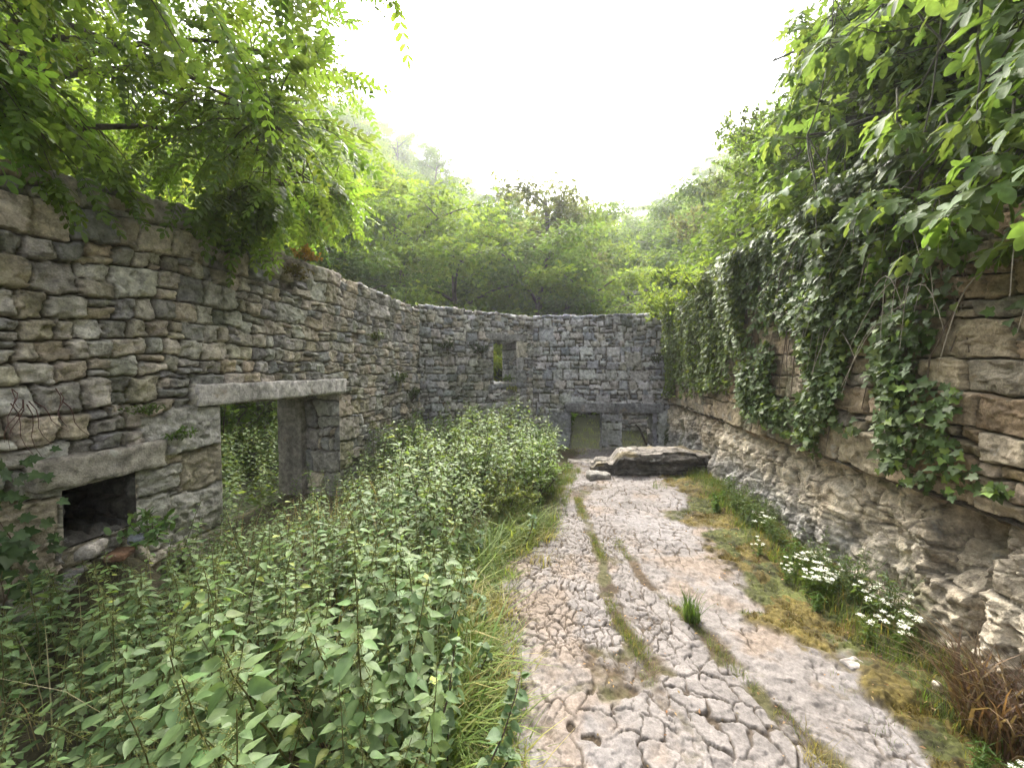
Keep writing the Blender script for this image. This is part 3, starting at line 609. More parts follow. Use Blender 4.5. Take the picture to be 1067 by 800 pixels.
def pavement(x, y):
    wx = x + .10 * fbm(x * 3, y * 3, 401, 3) + .030 * fbm(x * 13, y * 13, 402, 3); wy = y + .10 * fbm(x * 3, y * 3, 403, 3) + .030 * fbm(x * 13, y * 13, 404, 3)
    f1, f2, ca = voro(wx * 15, wy * 12.5, 405)                    # small crazing, left lobe
    e1, e2, ce_ = voro(wx * 7.2 + 3, wy * 6.0, 434)                 # broader net farther on
    g1, g2, cb = voro(wx * 11.0, wy * 7.2, 406)                      # larger blocks
    k1, k2, cc = voro(wx * 2.1, wy * 1.5, 407)                      # slabs
    j1 = np.interp(y, J1[0], J1[1]); j2 = np.interp(y, J2[0], J2[1])
    small = np.clip(sst(j1 + .50, j1 - .05, x) * sst(1.9, 2.5, y) + sst(3.4, 4.6, y) * .25 * sst(1.3, .7, x) , 0, 1) * sst(4.6, 3.4, y)
    slab = sst(j2 - .08, j2 + .15, x)
    mid = np.clip(1 - slab, 0, 1)
    br = sst(-.25, .25, fbm(x * 1.7, y * 1.7, 409, 3) + .25)
    ea = (f2 - f1) / 13.5; eb = (g2 - g1) / 8.8; ec = (k2 - k1) / 1.8
    wA = (.0045 + .0065 * fbm(x * 5, y * 5, 408, 3)) * small
    wB = (.0045 + .016 * fbm(x * 3.1, y * 3.1, 410, 3) + .008 * fbm(x * 9, y * 9, 424, 2)) * mid * sst(3.0, 1.9, y) + (.003 + .010 * fbm(x * 4.1, y * 4.1, 411, 3)) * mid
    wC = .003 + .016 * fbm(x * 2.1, y * 2.1, 412, 3)
    cr = np.maximum(np.maximum(sst(wA + .0045, wA * .5, ea) * sst(.1, .5, small), sst(wB + .005, wB * .4, eb) * sst(.1, .6, mid) * sst(-.5, .0, fbm(x * 2.3, y * 2.3, 422, 2))), sst(wC + .008, wC * .4, ec) * .9 * sst(-.2, .2, fbm(x * 1.7, y * 1.7, 423, 2)))
    wE = (.0062 + .011 * fbm(x * 2.7, y * 2.7, 435, 3)) * np.clip(y / 3.4, .8, 1.5); en = np.maximum(sst(2.8, 3.8, y), .75 * slab * sst(-.25, .25, fbm(x * 1.3, y * 1.3, 436, 2))) * sst(-.6, -.1, fbm(x * 2.9, y * 2.9, 437, 2))
    cr = np.maximum(cr, sst(wE + .006, wE * .4, (e2 - e1) / 6.6) * en)
    # thin zigzag hairlines on the smooth slab
    hl = sst(.035, .0, np.abs(fbm(x * 2.3 + .4 * y, y * 1.6, 413, 4))) * sst(.1, .4, fbm(x * 1.2, y * 1.2, 414, 2) + .2) * .8
    hl2 = sst(.030, .0, np.abs(fbm(x * 5.3, y * 3.2, 432, 4))) * sst(-.1, .3, fbm(x * 2.2, y * 2.2, 433, 2))
    cr = np.maximum(cr, np.maximum(hl * .8, hl2 * .65) * (.2 + .75 * slab))
    ed = sst(.06, -.14, x - np.interp(y, EDGE_Y, EDGE_X) + .10 * fbm(x * 4, y * 4, 415, 3))
    ms = sst(-.06, .08, x - np.interp(y, MOSS_Y, MOSS_X) + .30 * fbm(x * 2.4, y * 2.4, 416, 4) + .16 * fbm(x * 9, y * 9, 417, 4))
    ms = np.maximum(ms, sst(.30, .60, fbm(x * 1.9 + 3, y * 1.9, 418, 4) + .26 * sst(.8, 1.3, x) + .16 * fbm(x * 8, y * 8, 425, 3)) * sst(.7, 1.1, x) * .9)
    ms = np.clip(ms + .55 * fbm(x * 7, y * 7, 426, 4) * (ms > .02) * (ms < .98), 0, 1)
    jt = np.maximum(joint(x, y, J1, .088, 420) * sst(1.5, 2.3, y) * sst(5.6, 4.6, y), joint(x, y, J2, .085, 430) * sst(3.9, 3.2, y))
    side = joint(x, y, (np.array([1.9, 2.2, 2.5]), np.array([-.3, .0, .3])), .05, 440) * 0
    jt = jt * sst(-.75, -.25, fbm(x * 3.5, y * 3.5, 427, 3))
    jt = np.maximum(jt, sst(.30, .62, fbm(x * 2.2, y * 2.2 + 7, 421, 4) + .25 * fbm(x * 9, y * 9, 428, 3)) * .75 * (1 - slab))
    jt = np.clip(jt + .8 * fbm(x * 13, y * 13, 429, 4) * (jt > .02) * (jt < .98), 0, 1)
    ed = np.clip(ed + .5 * fbm(x * 9, y * 9, 431, 3) * (ed > .02) * (ed < .98), 0, 1)
    return dict(cr=cr, ed=ed, ms=ms, jt=np.maximum(jt, side), ca=ca, cb=cb, cc=cc, small=small, slab=slab, mid=mid, ea=ea, eb=eb)
fy = [.45]
while fy[-1] < 9.2: fy.append(fy[-1] * 1.0032)
fy = np.array(fy); fx = np.linspace(-1.3, 2.3, 760)
FX, FY = np.meshgrid(fx, fy, indexing='ij'); pv = pavement(FX, FY)
cr, ed, ms, jt = pv['cr'], pv['ed'], pv['ms'], pv['jt']
soil = np.maximum(np.maximum(ed, ms), jt)
depth = .011 + .002 * sst(2.6, 1.6, FY) * pv['mid']
fz = floor_z(FX, FY) + (1 - soil) * (.010 * (pv['cb'] - .5) * pv['mid'] + .006 * (pv['ca'] - .5) * pv['small'] + .03 * fbm(FX * 1.6, FY * 1.6, 456, 3)
     + .013 * fbm(FX * 5, FY * 5, 450, 4, .5) + .009 * fbm(FX * 22, FY * 22, 451, 4, .65) + .008 * facets(FX * 7, FY * 6, 459) + .005 * facets(FX * 21, FY * 19, 469) - .030 * sst(.28, .55, fbm(FX * 15, FY * 15, 452, 3)) * pv['slab'] * .3 + .010 * (ridge(FX * 7, FY * 5, 458, 4) - .6))
dome = sst(0, .012, pv['ea']) * pv['small'] * .003 + sst(0, .018, pv['eb']) * pv['mid'] * .004
fz = fz + dome * (1 - soil) - depth * cr * (1 - soil) - .009 * soil + soil * (.012 * fbm(FX * 9, FY * 9, 453, 4) + .008 * fbm(FX * 40, FY * 40, 454, 2)) + ms * (.03 * sst(-.2, .4, fbm(FX * 3, FY * 3, 455, 3)) + .022 * fbm(FX * 17, FY * 17, 457, 4, .6))
st = np.array([.190, .171, .158]) * (1 + .22 * fbm(FX * 3, FY * 3, 460, 4) + .10 * (pv['cb'] - .5) + .16 * fbm(FX * 19, FY * 19, 461, 3))[..., None]
gy_ = sst(.0, .5, fbm(FX * 1.4, FY * 1.4, 462, 4))[..., None]; st = st * (1 - .35 * gy_) + np.array([.235, .225, .228]) * .35 * gy_
pit = (sst(.30, .55, fbm(FX * 15, FY * 15, 452, 3)) * pv['slab'])[..., None]; st = st * (1 - .4 * pit) + np.array([.12, .105, .095]) * .4 * pit
brn = (sst(.05, .5, fbm(FX * 2.6, FY * 2.6, 463, 5, .6)) * .8)[..., None]; st = st * (1 - brn * .5) + np.array([.22, .15, .09]) * brn * .5
dirt = np.array([.070, .050, .030]) * (1 + .45 * fbm(FX * 9, FY * 9, 464, 4))[..., None]
mossc = np.where((fbm(FX * 4, FY * 4, 465, 4) > -.05)[..., None], np.array([.100, .078, .020]), np.array([.068, .076, .021])) * np.clip(.9 + 1.3 * fbm(FX * 15, FY * 15, 466, 5, .75) + .5 * fbm(FX * 3, FY * 3, 468, 3), .25, 2.2)[..., None]
col = st * (1 - cr[..., None] * .93) + dirt * .8 * cr[..., None] * .93
col = col * (1 - soil[..., None]) + dirt * soil[..., None]
col = col * (1 - .9 * ms[..., None]) + mossc * .9 * ms[..., None]
gjt = (np.maximum(jt, ed) * sst(-.2, .3, fbm(FX * 6, FY * 6, 467, 3)))[..., None]; col = col * (1 - .7 * gjt) + np.array([.07, .072, .028]) * .7 * gjt
props(mk('path', np.stack([FX, FY, fz], -1).reshape(-1, 3), grid_faces(len(fx), len(fy)), M_path, None, col.reshape(-1, 3), True), kind='structure')
bx_, by_ = np.meshgrid(np.linspace(LX - .7, -1.24, 30), np.linspace(-1.5, 8.6, 60), indexing='ij')
props(mk('courtyard_soil', np.stack([bx_, by_, floor_z(bx_, by_) - .03 + .03 * fbm(bx_ * 3, by_ * 3, 470, 3) + .46 * np.exp(-((by_ - 2.14) / .30) ** 2 - (np.clip(bx_ - LX - .10, 0, 9) / .20) ** 2)], -1).reshape(-1, 3), grid_faces(30, 60), M_soil, None,
         np.tile([.07, .062, .035], (1800, 1)), True), kind='structure')
bx_, by_ = np.meshgrid(np.linspace(-4.2, 2.6, 40), np.linspace(-3.5, .6, 30), indexing='ij')
props(mk('courtyard_soil', np.stack([bx_, by_, floor_z(bx_, by_) - .04], -1).reshape(-1, 3), grid_faces(40, 30), M_soil, None, np.tile([.10, .085, .05], (1200, 1)), True), kind='structure')

# ---- cliff and bank behind the right wall
def cliff_top(y): return 6.6 - .02 * (y - 10) + .5 * fbm(y * .35, y * 0, 501, 3) - 3.5 * sst(15, 24, y) - 2.5 * sst(24, 60, y)
def cliff_pt(y, t):
    """t 0 at the foot behind the masonry, 1 at the brow, beyond 1 back over the top."""
    tt = np.minimum(t, 1); zt = cliff_top(y) + .45 * np.clip(t - 1, 0, 9) * 3
    fx0 = RX + .32 + .02 * np.clip(y - 9, 0, 99) ** 1.3; bx = 4.3 + .09 * np.clip(y - 12, 0, 99)
    x = fx0 + (bx - fx0) * (.85 * tt ** 1.2 + .15 * tt) + np.clip(t - 1, 0, 9) * 5
    zb = np.where(y < 9.3, 2.72 - .62 * sst(4.6, 2.0, y), 2.7 - 3.0 * sst(9.3, 11, y))
    z = zb + (zt - zb) * tt ** .9
    r = .45 * fbm(y * .5, t * 3, 503, 4) + .22 * (ridge(y * .9, t * 6, 504, 4) - .6) + .18 * fbm(y * 2.5, t * 12, 505, 4)
    k = sst(0, .25, t) * sst(1.8, .9, t)
    return x - r * k, z + .5 * r * k
cy = np.concatenate([np.linspace(-3, 30, 330), np.linspace(30.4, 75, 60)]); ct = np.linspace(0, 3, 150); CY, CT = np.meshgrid(cy, ct, indexing='ij'); cx, cz = cliff_pt(CY, CT)
cc_ = np.array([.30, .285, .265]) * (1 + .5 * fbm(CY * 1.5, cz * 2.2, 506, 4))[..., None]
veg = sst(-.15, .2, fbm(CY * .7, cz * .9, 507, 4) + .35 * sst(9, 5, CY))[..., None]; cc_ = cc_ * (1 - veg) + np.array([.06, .065, .03]) * veg
props(mk('cliff', np.stack([cx, CY, cz], -1).reshape(-1, 3), grid_faces(len(cy), len(ct), flip=True), M_rock, None, cc_.reshape(-1, 3), True), kind='structure')
# ------------------------------------------------------------------ vegetation
def tint(rng, n, base, v=.16, h=.08):
    b = np.array(base, float)
    return b * rng.uniform(1 - v, 1 + v, (n, 1)) * (1 + rng.uniform(-h, h, (n, 3)))
BARK = (.11, .09, .07)
UP = np.array([0, 0, 1.])

# ---- woodland trees: prototypes, each a trunk with limbs and a crown of leaf sprays in layered pads
def grow_tree(seed, H, spread, base_frac, nl, leaf, tmpl=T_sprig, pads=3, per=31, flat=.38, size=(.26, .40), padr=(.35, .75), slim=False, up=.55):
    rng = np.random.default_rng(seed); tr = MB(); cr = MB()
    lean = rng.uniform(-.12, .12, 2) * H
    zt = np.linspace(-.4, H * .86, 9); f = np.clip(zt / H, 0, 1)
    P = np.stack([lean[0] * f ** 1.5 + .10 * np.sin(f * 7 + seed), lean[1] * f ** 1.5 + .10 * np.cos(f * 6 + seed), zt], 1)
    R = H * .018 * (1.15 - f) + .012
    tube(tr, P, R, 8, np.array(BARK) * rng.uniform(.8, 1.2))
    pos = []; rad = []
    for i in range(nl):
        g = base_frac + (1 - base_frac) * (i + rng.uniform(.1, .9)) / nl
        o = np.array([np.interp(g * H * .86, zt, P[:, k]) for k in range(3)])
        az = i * 2.4 + rng.uniform(-.5, .5)
        rel = (g - base_frac) / (1 - base_frac)
        ln = spread * (.55 + .6 * sin(pi * (.2 + .72 * rel))) * rng.uniform(.7, 1.15) * (1 if not slim else .7)
        u = np.linspace(0, 1, 7); d = np.array([cos(az), sin(az), 0])
        rise = up * ln * rng.uniform(.6, 1.3) * (.6 + .7 * rel)
        B = o + d * (ln * u)[:, None] + UP * (rise * (u ** .8) - .18 * ln * u ** 3)[:, None] + np.cumsum(rng.normal(0, .03 * ln, (7, 3)), 0) * u[:, None]
        tube(tr, B, H * .008 * (1.1 - u) * (1.2 - .5 * rel) + .008, 5, np.array(BARK) * rng.uniform(.8, 1.2))
        for a in np.linspace(.45, 1, pads): pos.append(np.array([np.interp(a, u, B[:, k]) for k in range(3)])); rad.append(rng.uniform(*padr))
        for j in range(4):
            a = rng.uniform(.3, .95); q = np.array([np.interp(a, u, B[:, k]) for k in range(3)])
            az2 = az + rng.choice([-1, 1]) * rng.uniform(.5, 1.2); l2 = ln * rng.uniform(.25, .5)
            v = np.linspace(0, 1, 4); Q = q + np.array([cos(az2), sin(az2), rng.uniform(.05, .5)]) * (l2 * v)[:, None] + UP * (-.1 * l2 * v ** 2)[:, None]
            tube(tr, Q, H * .0035 * (1.1 - v) + .005, 4, BARK)
            for a2 in (.6, 1.): pos.append(q + (Q[-1] - q) * a2); rad.append(rng.uniform(*padr) * .9)
    for k in range(3): pos.append(P[-1] + rng.normal(0, .3, 3)); rad.append(rng.uniform(*padr))
    pos = np.array(pos); rad = np.array(rad)
    for p, r in zip(pos, rad):
        n = int(per * rng.uniform(.6, 1.4)); th = rng.uniform(0, 2 * pi, n); rr = r * np.sqrt(rng.random(n))
        q = p + np.stack([rr * np.cos(th), rr * np.sin(th), r * flat * rng.normal(0, .5, n) - .25 * rr ** 2 / r], 1)
        d = np.stack([np.cos(th), np.sin(th), rng.uniform(-.6, .25, n)], 1) + rng.normal(0, .45, (n, 3)); nr = UP + rng.normal(0, .45, (n, 3))
        t_ = rng.uniform(.72, 1.25)
        scatter(cr, tmpl, q, frames(d, nr), rng.uniform(*size, n), tint(rng, n, leaf, .2) * t_)
    return tr, cr
KINDS = [grow_tree(1, 7.0, 2.9, .30, 11, (.125, .185, .040)), grow_tree(2, 6.2, 2.6, .22, 10, (.14, .20, .042)),
         grow_tree(3, 7.6, 2.5, .34, 12, (.080, .128, .036)), grow_tree(4, 4.6, 2.3, .15, 9, (.19, .24, .05)),
         grow_tree(5, 7.5, 1.6, .45, 10, (.10, .12, .055), per=16, padr=(.25, .5), slim=True)]
PROTO = []
for i, (a, b) in enumerate(KINDS):
    PROTO.append((a, b))
proto_root = {}
def plant_tree(kind, x, y, rot, sc, label, group=None, name='broadleaf_tree', sink=0):
    z = float(terrain(np.array(x, float), np.array(y, float))) - sink
    if kind in proto_root: return dup(proto_root[kind], (x, y, z), rot, sc, label, group)
    r = thing(name, label, 'tree', (x, y, z), group); r.rotation_euler = (0, 0, rot); r.scale = (sc,) * 3
    PROTO[kind][0].build('trunk', M_bark, r, True); PROTO[kind][1].build('crown', M_wood, r)
    proto_root[kind] = r
    return r
TREES = [
    (3, -5.0, 12.2, 1.0, .72, 'low sunlit bush like tree touching the wall top in the far left corner'),
    (3, -2.3, 12.6, 2.0, .62, 'low sunlit bush like tree behind the wall top left of the small window'),
  # kind, x, y, rot, scale, label
    (3, -6.6, 10.2, .4, .80, 'low bright yellow green tree rising just behind the left wall near the corner'),
    (2, -8.6, 12.5, 1.9, 1.0, 'tall dark green tree on the left slope behind the low yellow green one'),
    (0, -4.6, 15.6, .9, .95, 'layered green tree with a dark forked trunk showing above the far corner of the walls'),
    (2, -1.9, 16.8, 2.2, .90, 'dark trunked tree with flat tiers of leaves above the small window'),
    (1, .65, 16.6, .2, .84, 'spreading round tree low over the end wall, with branches reaching right'),
    (4, -1.45, 21.5, 1.1, 1.42, 'thin see through tree standing highest against the white sky'),
    (3, 2.5, 15.8, 2.9, .70, 'small pale green tree above the right half of the end wall'),
    (0, -8.4, 18.2, 3.3, 1.15, 'big hazy tree high on the left slope, its top against the sky'),
    (1, -12.5, 16.5, 4.4, 1.2, 'broad tree high on the left slope half hidden by the overhanging locust leaves'),
    (3, 4.3, 19.0, 5.2, .85, 'rounded light green tree beside the foot of the right hand cliff'),
    (2, -5.2, 22.5, .1, 1.05, 'upright dark tree behind the layered trees, left of the thin see through one'),
    (1, -.2, 25.0, 3.9, 1.0, 'pale tree behind the spreading round tree, right of the thin one'),
]
for kd, x, y, ro, sc, lab in TREES: plant_tree(kd, x, y, ro, sc * (1.0 if y < 13 else 1.22), lab)
rngT = np.random.default_rng(77)
far = []
while len(far) < 92:
    y = rngT.uniform(24, 95); x = rngT.uniform(-.85 * y, .36 * y + 3)
    if min([9] + [np.hypot(x - a, y - b) / (1 + .012 * y) for a, b in far]) < 3.4: continue
    if abs(x - .125 * y) < 3.6 and y < 40: continue
    far.append((x, y))
far += [(1.5, 35), (8.6, 36)]
for x, y in far:
    plant_tree(int(rngT.choice([0, 1, 2, 3])), x, y, rngT.uniform(0, 6), rngT.uniform(1.0, 1.5), 'distant woodland tree on the slopes closing the valley', 'woodland trees on the far slopes')
near_l = [(-8.5, 7.2, 3, .9), (-10.5, 9.0, 1, 1.0), (-11.5, 5.0, 2, 1.0), (-13, 11.5, 0, 1.1), (-15.5, 9, 2, 1.1), (-15, 14.5, 3, 1.2), (-9.2, .8, 0, .9)]
for i, (x, y, kd, sc) in enumerate(near_l):
    plant_tree(kd, x, y, i * 1.3, sc, 'leafy tree on the left slope close behind the long wall', 'trees crowding the left slope behind the wall')

# pale limestone scar far up the valley
def scar():
    u = np.linspace(-1, 1, 50); v = np.linspace(0, 1, 50); U, Vv = np.meshgrid(u, v, indexing='ij')
    x = U * 2.6 * (1 - .35 * Vv + .3 * fbm(Vv * 4, U, 605, 3)) ; y = 2.2 * (Vv ** .7) + 1.5 * U ** 2 - .5 * fbm(U * 3, Vv * 5, 601, 4) - .4 * (ridge(U * 4, Vv * 3, 602, 3) - .5); z = Vv * 5.0 + .4 * fbm(U * 3, Vv * 3, 603, 3)
    c = np.array([.40, .38, .34]) * (1 + .5 * fbm(U * 5, Vv * 2, 604, 4))[..., None]
    yb = 40.; xb = 5.0
    return props(mk('rock_scar', np.stack([x, y, z], -1).reshape(-1, 3), grid_faces(50, 50), M_rock, None, c.reshape(-1, 3), True, (xb, yb, 9.0)), 'pale bare limestone scar far up the valley between the trees', 'rock face')
scar()

# ---- leaf cover on the cliff (uncountable) and single bushes
def cliff_pts(rng, n, y0, y1, t0, t1, o0=0., o1=.3):
    y = rng.uniform(y0, y1, n); t = rng.uniform(t0, t1, n); x, z = cliff_pt(y, t); o = rng.uniform(o0, o1, n)
    return np.stack([x - .75 * o, y, z + .5 * o], 1), y, t
rng = np.random.default_rng(9); mb = MB()
p, y, t = cliff_pts(rng, 26000, 2, 26, 0, 1.7, 0, .42)
k = (fbm(y * .7, p[:, 2] * .9, 507, 4) + .30 + .5 * sst(9, 5, y) > rng.uniform(-.15, .25, len(y))); p = p[k]; n = len(p)
d = np.array([-.7, -.2, -.15]) + rng.normal(0, .6, (n, 3)); nr = np.array([-.5, -.2, .8]) + rng.normal(0, .5, (n, 3))
patch = .75 + .5 * sst(-.4, .4, fbm(p[:, 1] * 1.3, p[:, 2] * 1.6, 611, 3))
scatter(mb, T_sprig, p, frames(d, nr), rng.uniform(.12, .26, n), tint(rng, n, (.070, .110, .030), .25) * patch[:, None])
props(mb.build('cliff_undergrowth', M_wood), 'creeping green undergrowth covering the cliff above the right wall', 'undergrowth', kind='stuff')
mb = MB(); p = []
n = 12000; x = rng.uniform(-34, 14, n); y = rng.uniform(-1, 46, n); k = (~((x > LX - 1.0) & (y < 10.2))) & (x < 3.5 + .1 * y) & ~((y < 14) & (x > -2.2)); x, y = x[k], y[k]
z = terrain(x, y) + rng.uniform(0, .35, len(x)) * (1 + .015 * y); n = len(x)
scatter(mb, T_sprig, np.stack([x, y, z], 1), frames(rng.normal(0, 1, (n, 3)) * [1, 1, .4], UP + rng.normal(0, .5, (n, 3))), rng.uniform(.3, .6, n) * (1 + .012 * y), tint(rng, n, (.11, .16, .045), .3))
props(mb.build('woodland_undergrowth', M_wood), 'low green scrub carpeting the slopes outside the walls', 'undergrowth', kind='stuff')

# the far wood, one mass of canopies
rng = np.random.default_rng(13); mb = MB(); cs = []
while len(cs) < 520:
    y = rng.uniform(42, 106); x = rng.uniform(-.8 * y, .5 * y)
    if abs(x) > 56 or (abs(x - .135 * y) < 2.0 and y < 46): continue
    cs.append((x, y))
for x, y in cs:
    z0_ = float(terrain(np.array(x), np.array(y))); R_ = rng.uniform(1.6, 3.0); hh = rng.uniform(2.2, 5.5); m = 85; v = unit(rng, m); v[:, 2] = np.abs(v[:, 2]) * 1.1 - .2; q = np.array([x, y, z0_ + hh * .5]) + v * [R_, R_, hh * .6] * rng.uniform(.6, 1.05, (m, 1))
    scatter(mb, T_sprig, q, frames(v * [1, 1, .3] + rng.normal(0, .4, (m, 3)), UP + v * .5 + rng.normal(0, .4, (m, 3))), rng.uniform(.7, 1.3, m), tint(rng, m, np.array([.10, .145, .05]) * rng.uniform(.7, 1.25), .2))
props(mb.build('far_wood', M_wood), 'far wood closing the head of the valley', 'woodland', kind='stuff')

def bush(name, label, base, size, leaf, mat, tmpl, n, lsz, seed, group=None, stems=9, lean=(0, 0), cat='bush', shape=1.5, parent_only=None, barkc=BARK):
    """Many stems fanning from the base; leaves set along the stems and their side twigs."""
    rng = np.random.default_rng(seed); r = thing(name, label, cat, base, group); st = MB(); lf = MB(); L_, D_ = [], []
    sz = np.array(size, float)
    for i in range(stems):
        az = i * 2.4 + rng.uniform(-.4, .4); rad = np.sqrt((i + .5) / stems)
        e = np.array([cos(az) * rad * sz[0] + lean[0], sin(az) * rad * sz[1] + lean[1], sz[2] * (1 - .45 * rad ** 2) * rng.uniform(.8, 1.1)])
        u = np.linspace(0, 1, 7)[:, None]; P = e * np.concatenate([u ** shape, u ** shape, u], 1) + np.cumsum(rng.normal(0, .018 * sz[2], (7, 3)), 0) * u
        tube(st, P, np.linspace(.014, .003, 7) * (sz[2] / 1.2) ** .7, 5, barkc)
        for j in range(7):
            a = rng.uniform(.25, 1); q = np.array([np.interp(a, u[:, 0], P[:, k]) for k in range(3)]); dv = rng.normal(0, 1, 3) * [1, 1, .6] + [0, 0, .35]; dv /= np.linalg.norm(dv)
            l2 = sz.mean() * rng.uniform(.14, .36); Q = q + dv * np.linspace(0, l2, 4)[:, None] + UP * (-.2 * np.linspace(0, 1, 4) ** 2 * l2)[:, None]
            tube(st, Q, np.linspace(.005, .0018, 4) * (sz[2] / 1.2) ** .5, 4, barkc); L_.append(Q); D_.append(np.tile(dv, (4, 1)))
        L_.append(P[3:]); D_.append(np.tile(e / np.linalg.norm(e), (4, 1)))
    L_ = np.array(L_); D_ = np.array(D_); a = rng.integers(0, len(L_), n); b = rng.random(n) * 3; i0 = np.minimum(b.astype(int), 2); f = (b - i0)[:, None]
    pos = L_[a, i0] * (1 - f) + L_[a, i0 + 1] * f + rng.normal(0, .02, (n, 3)) * sz.mean(); dv = D_[a, i0]
    d = dv * .5 + rng.normal(0, .75, (n, 3)) + [0, 0, -.05]; nr = UP * 1.1 + rng.normal(0, .45, (n, 3))
    cl = (rng.uniform(.75, 1.2, len(L_)))[a][:, None]
    scatter(lf, tmpl, pos, frames(d, nr), rng.uniform(*lsz, n), tint(rng, n, leaf, .18) * cl)
    st.build('stems', M_bark, r, True); lf.build('foliage', mat, r)
    return r
def on_cliff(y, t): x, z = cliff_pt(np.array([y], float), np.array([t], float)); return float(x[0]), y, float(z[0])
YG = (.115, .165, .035)
BUSHES = [
    ('pale olive bush leaning out from the cliff brow against the sky, left of the fig', on_cliff(10.4, .98), (.9, .9, 1.1), (.085, .115, .05)),
    ('grey green bush on the cliff brow, next below the pale olive one', on_cliff(12.6, 1.0), (.8, .9, .9), (.08, .105, .05)),
    ('thin twiggy bush at the far end of the cliff brow', on_cliff(16.5, 1.0), (1.0, 1.2, 1.3), (.10, .11, .06)),
    ('rounded bush clinging half way up the cliff beyond the wall end', on_cliff(12.0, .55), (.7, .7, .7), (.08, .12, .03)),
    ('dark bush hanging on the cliff above the ivy', on_cliff(8.4, .72), (.8, .9, .8), (.065, .105, .03)),
    ('yellow green bush spilling over the wall top at the far end', (2.15, 8.6, 2.45), (.75, .9, .85), YG),
    ('large yellow green bush spilling over the wall top, nearer of the two', (2.25, 7.0, 2.5), (.75, 1.0, .95), YG),
    ('green bush on the bank between the fig and the yellow green bushes', on_cliff(6.8, .42), (.8, .9, .9), (.085, .13, .035)),
    ('leafy bush high on the bank behind the fig', on_cliff(5.2, .8), (1., 1., 1.), (.07, .115, .03)),
]
for i, (lab, b, sz, lf) in enumerate(BUSHES):
    bush('bush', lab, b, sz, lf, M_wood, T_dia if i in (5, 6) else T_ell, 2600 if i in (5, 6) else 1500, (.045, .085) if i > 3 else (.07, .13), 700 + i, stems=13, lean=(-.35, -.1), shape=1.1)

# ---- locust (robinia) bough overhanging the left wall
rng = np.random.default_rng(21)
RB = thing('locust_tree', 'overhanging locust tree with feathery bright green leaves above the left wall', 'tree', (-5.6, 2.6, -.45)); o0 = np.array([-5.6, 2.6, -.45])
tr, cr = MB(), MB()
T0 = np.array([[-5.6, 2.6, -.6], [-5.55, 2.6, 1.2], [-5.3, 2.65, 2.6], [-5.15, 2.7, 3.6], [-5.2, 2.8, 5.0], [-5.1, 3.0, 6.6]])
tube(tr, T0 - o0, [.16, .14, .12, .10, .08, .05], 9, (.085, .07, .055))
nodes = [T0[3:]]
TG = [(-2.5, 1.2, 4.2), (-2.2, 2.2, 4.9), (-2.6, 3.2, 3.75), (-2.3, 3.4, 5.3), (-3.1, 4.7, 4.0), (-3.0, 4.4, 5.2), (-3.9, 5.8, 4.4), (-3.2, 1.6, 3.5), (-3.4, .6, 4.6), (-4.1, 5.5, 5.6), (-3.1, 2.6, 6.2), (-3.0, 3.6, 3.45)]
for i, g in enumerate(TG):
    s0 = T0[3] * (1 - .3 * (i % 4)) + T0[4] * .3 * (i % 4); g = np.array(g); u = np.linspace(0, 1, 9)[:, None]
    P = s0 + (g - s0) * u + UP * (.35 * np.sin(pi * u)) + np.cumsum(rng.normal(0, .035, (9, 3)), 0) * u
    tube(tr, P - o0, np.linspace(.035, .007, 9), 6, (.075, .06, .05)); nodes.append(P[2:])
nodes = np.concatenate(nodes)
cnt = 0; ends = []
while len(ends) < 370:
    p = np.array([rng.uniform(-5.4, -1.7), rng.uniform(.6, 6.6), rng.uniform(3.0, 6.0)])
    if p[0] > -.60 * p[1] + .30 - .10 * max(0, p[2] - 4.4): continue
    if p[2] < 3.08 + .22 * max(0, p[1] - 3.6): continue
    if p[2] > 4.6 and rng.random() < .2: continue
    ends.append(p)
ends += [np.array(q) for q in ((-3.05, 3.55, 3.0), (-2.95, 3.2, 3.05), (-3.0, 2.3, 3.05), (-3.0, 4.1, 3.12), (-2.8, 2.9, 3.15), (-3.05, 1.9, 2.95), (-2.95, 2.5, 2.85), (-3.0, 2.15, 2.9), (-2.9, 2.75, 2.9), (-3.0, 3.1, 2.9), (-2.95, 3.45, 2.85), (-2.85, 2.0, 3.05), (-3.05, 1.6, 2.95), (-1.35, 2.75, 4.36), (-1.22, 2.85, 4.42), (-1.45, 2.65, 4.44), (-1.75, 2.9, 4.5), (-2.75, 4.6, 3.9), (-2.6, 4.3, 4.1))]
ends += [np.array([rng.uniform(-3.12, -2.85), rng.uniform(1.5, 3.6), rng.uniform(2.68, 3.0)]) for _ in range(26)]
fp, fd = [], []
for e in ends:
    s0 = nodes[np.argmin(np.linalg.norm(nodes - e, axis=1) + .4 * rng.random(len(nodes)))]; ln = np.linalg.norm(e - s0) + .05
    u = np.linspace(0, 1, 7)[:, None]; P = s0 + (e - s0) * u + UP * (.14 * ln * np.sin(pi * u) - .06 * u ** 3) + rng.normal(0, .02, (7, 3)) * u
    tube(tr, P - o0, np.linspace(.008, .0022, 7), 4, (.09, .08, .04)); dv = (e - s0) / ln
    m = int(rng.integers(7, 13)); a = np.sort(rng.uniform(max(.1, 1 - .75 / ln), 1, m)); sd_ = 1
    for k in a:
        q = np.array([np.interp(k, u[:, 0], P[:, c]) for c in range(3)]); sd_ = -sd_
        side = np.cross(dv, UP); d = dv * .55 + side * sd_ * rng.uniform(.4, 1) + UP * rng.uniform(-.5, .2) + rng.normal(0, .2, 3)
        fp.append(q); fd.append(d)
fp, fd = np.array(fp), np.array(fd); n = len(fp)
sc = rng.uniform(.22, .37, n)
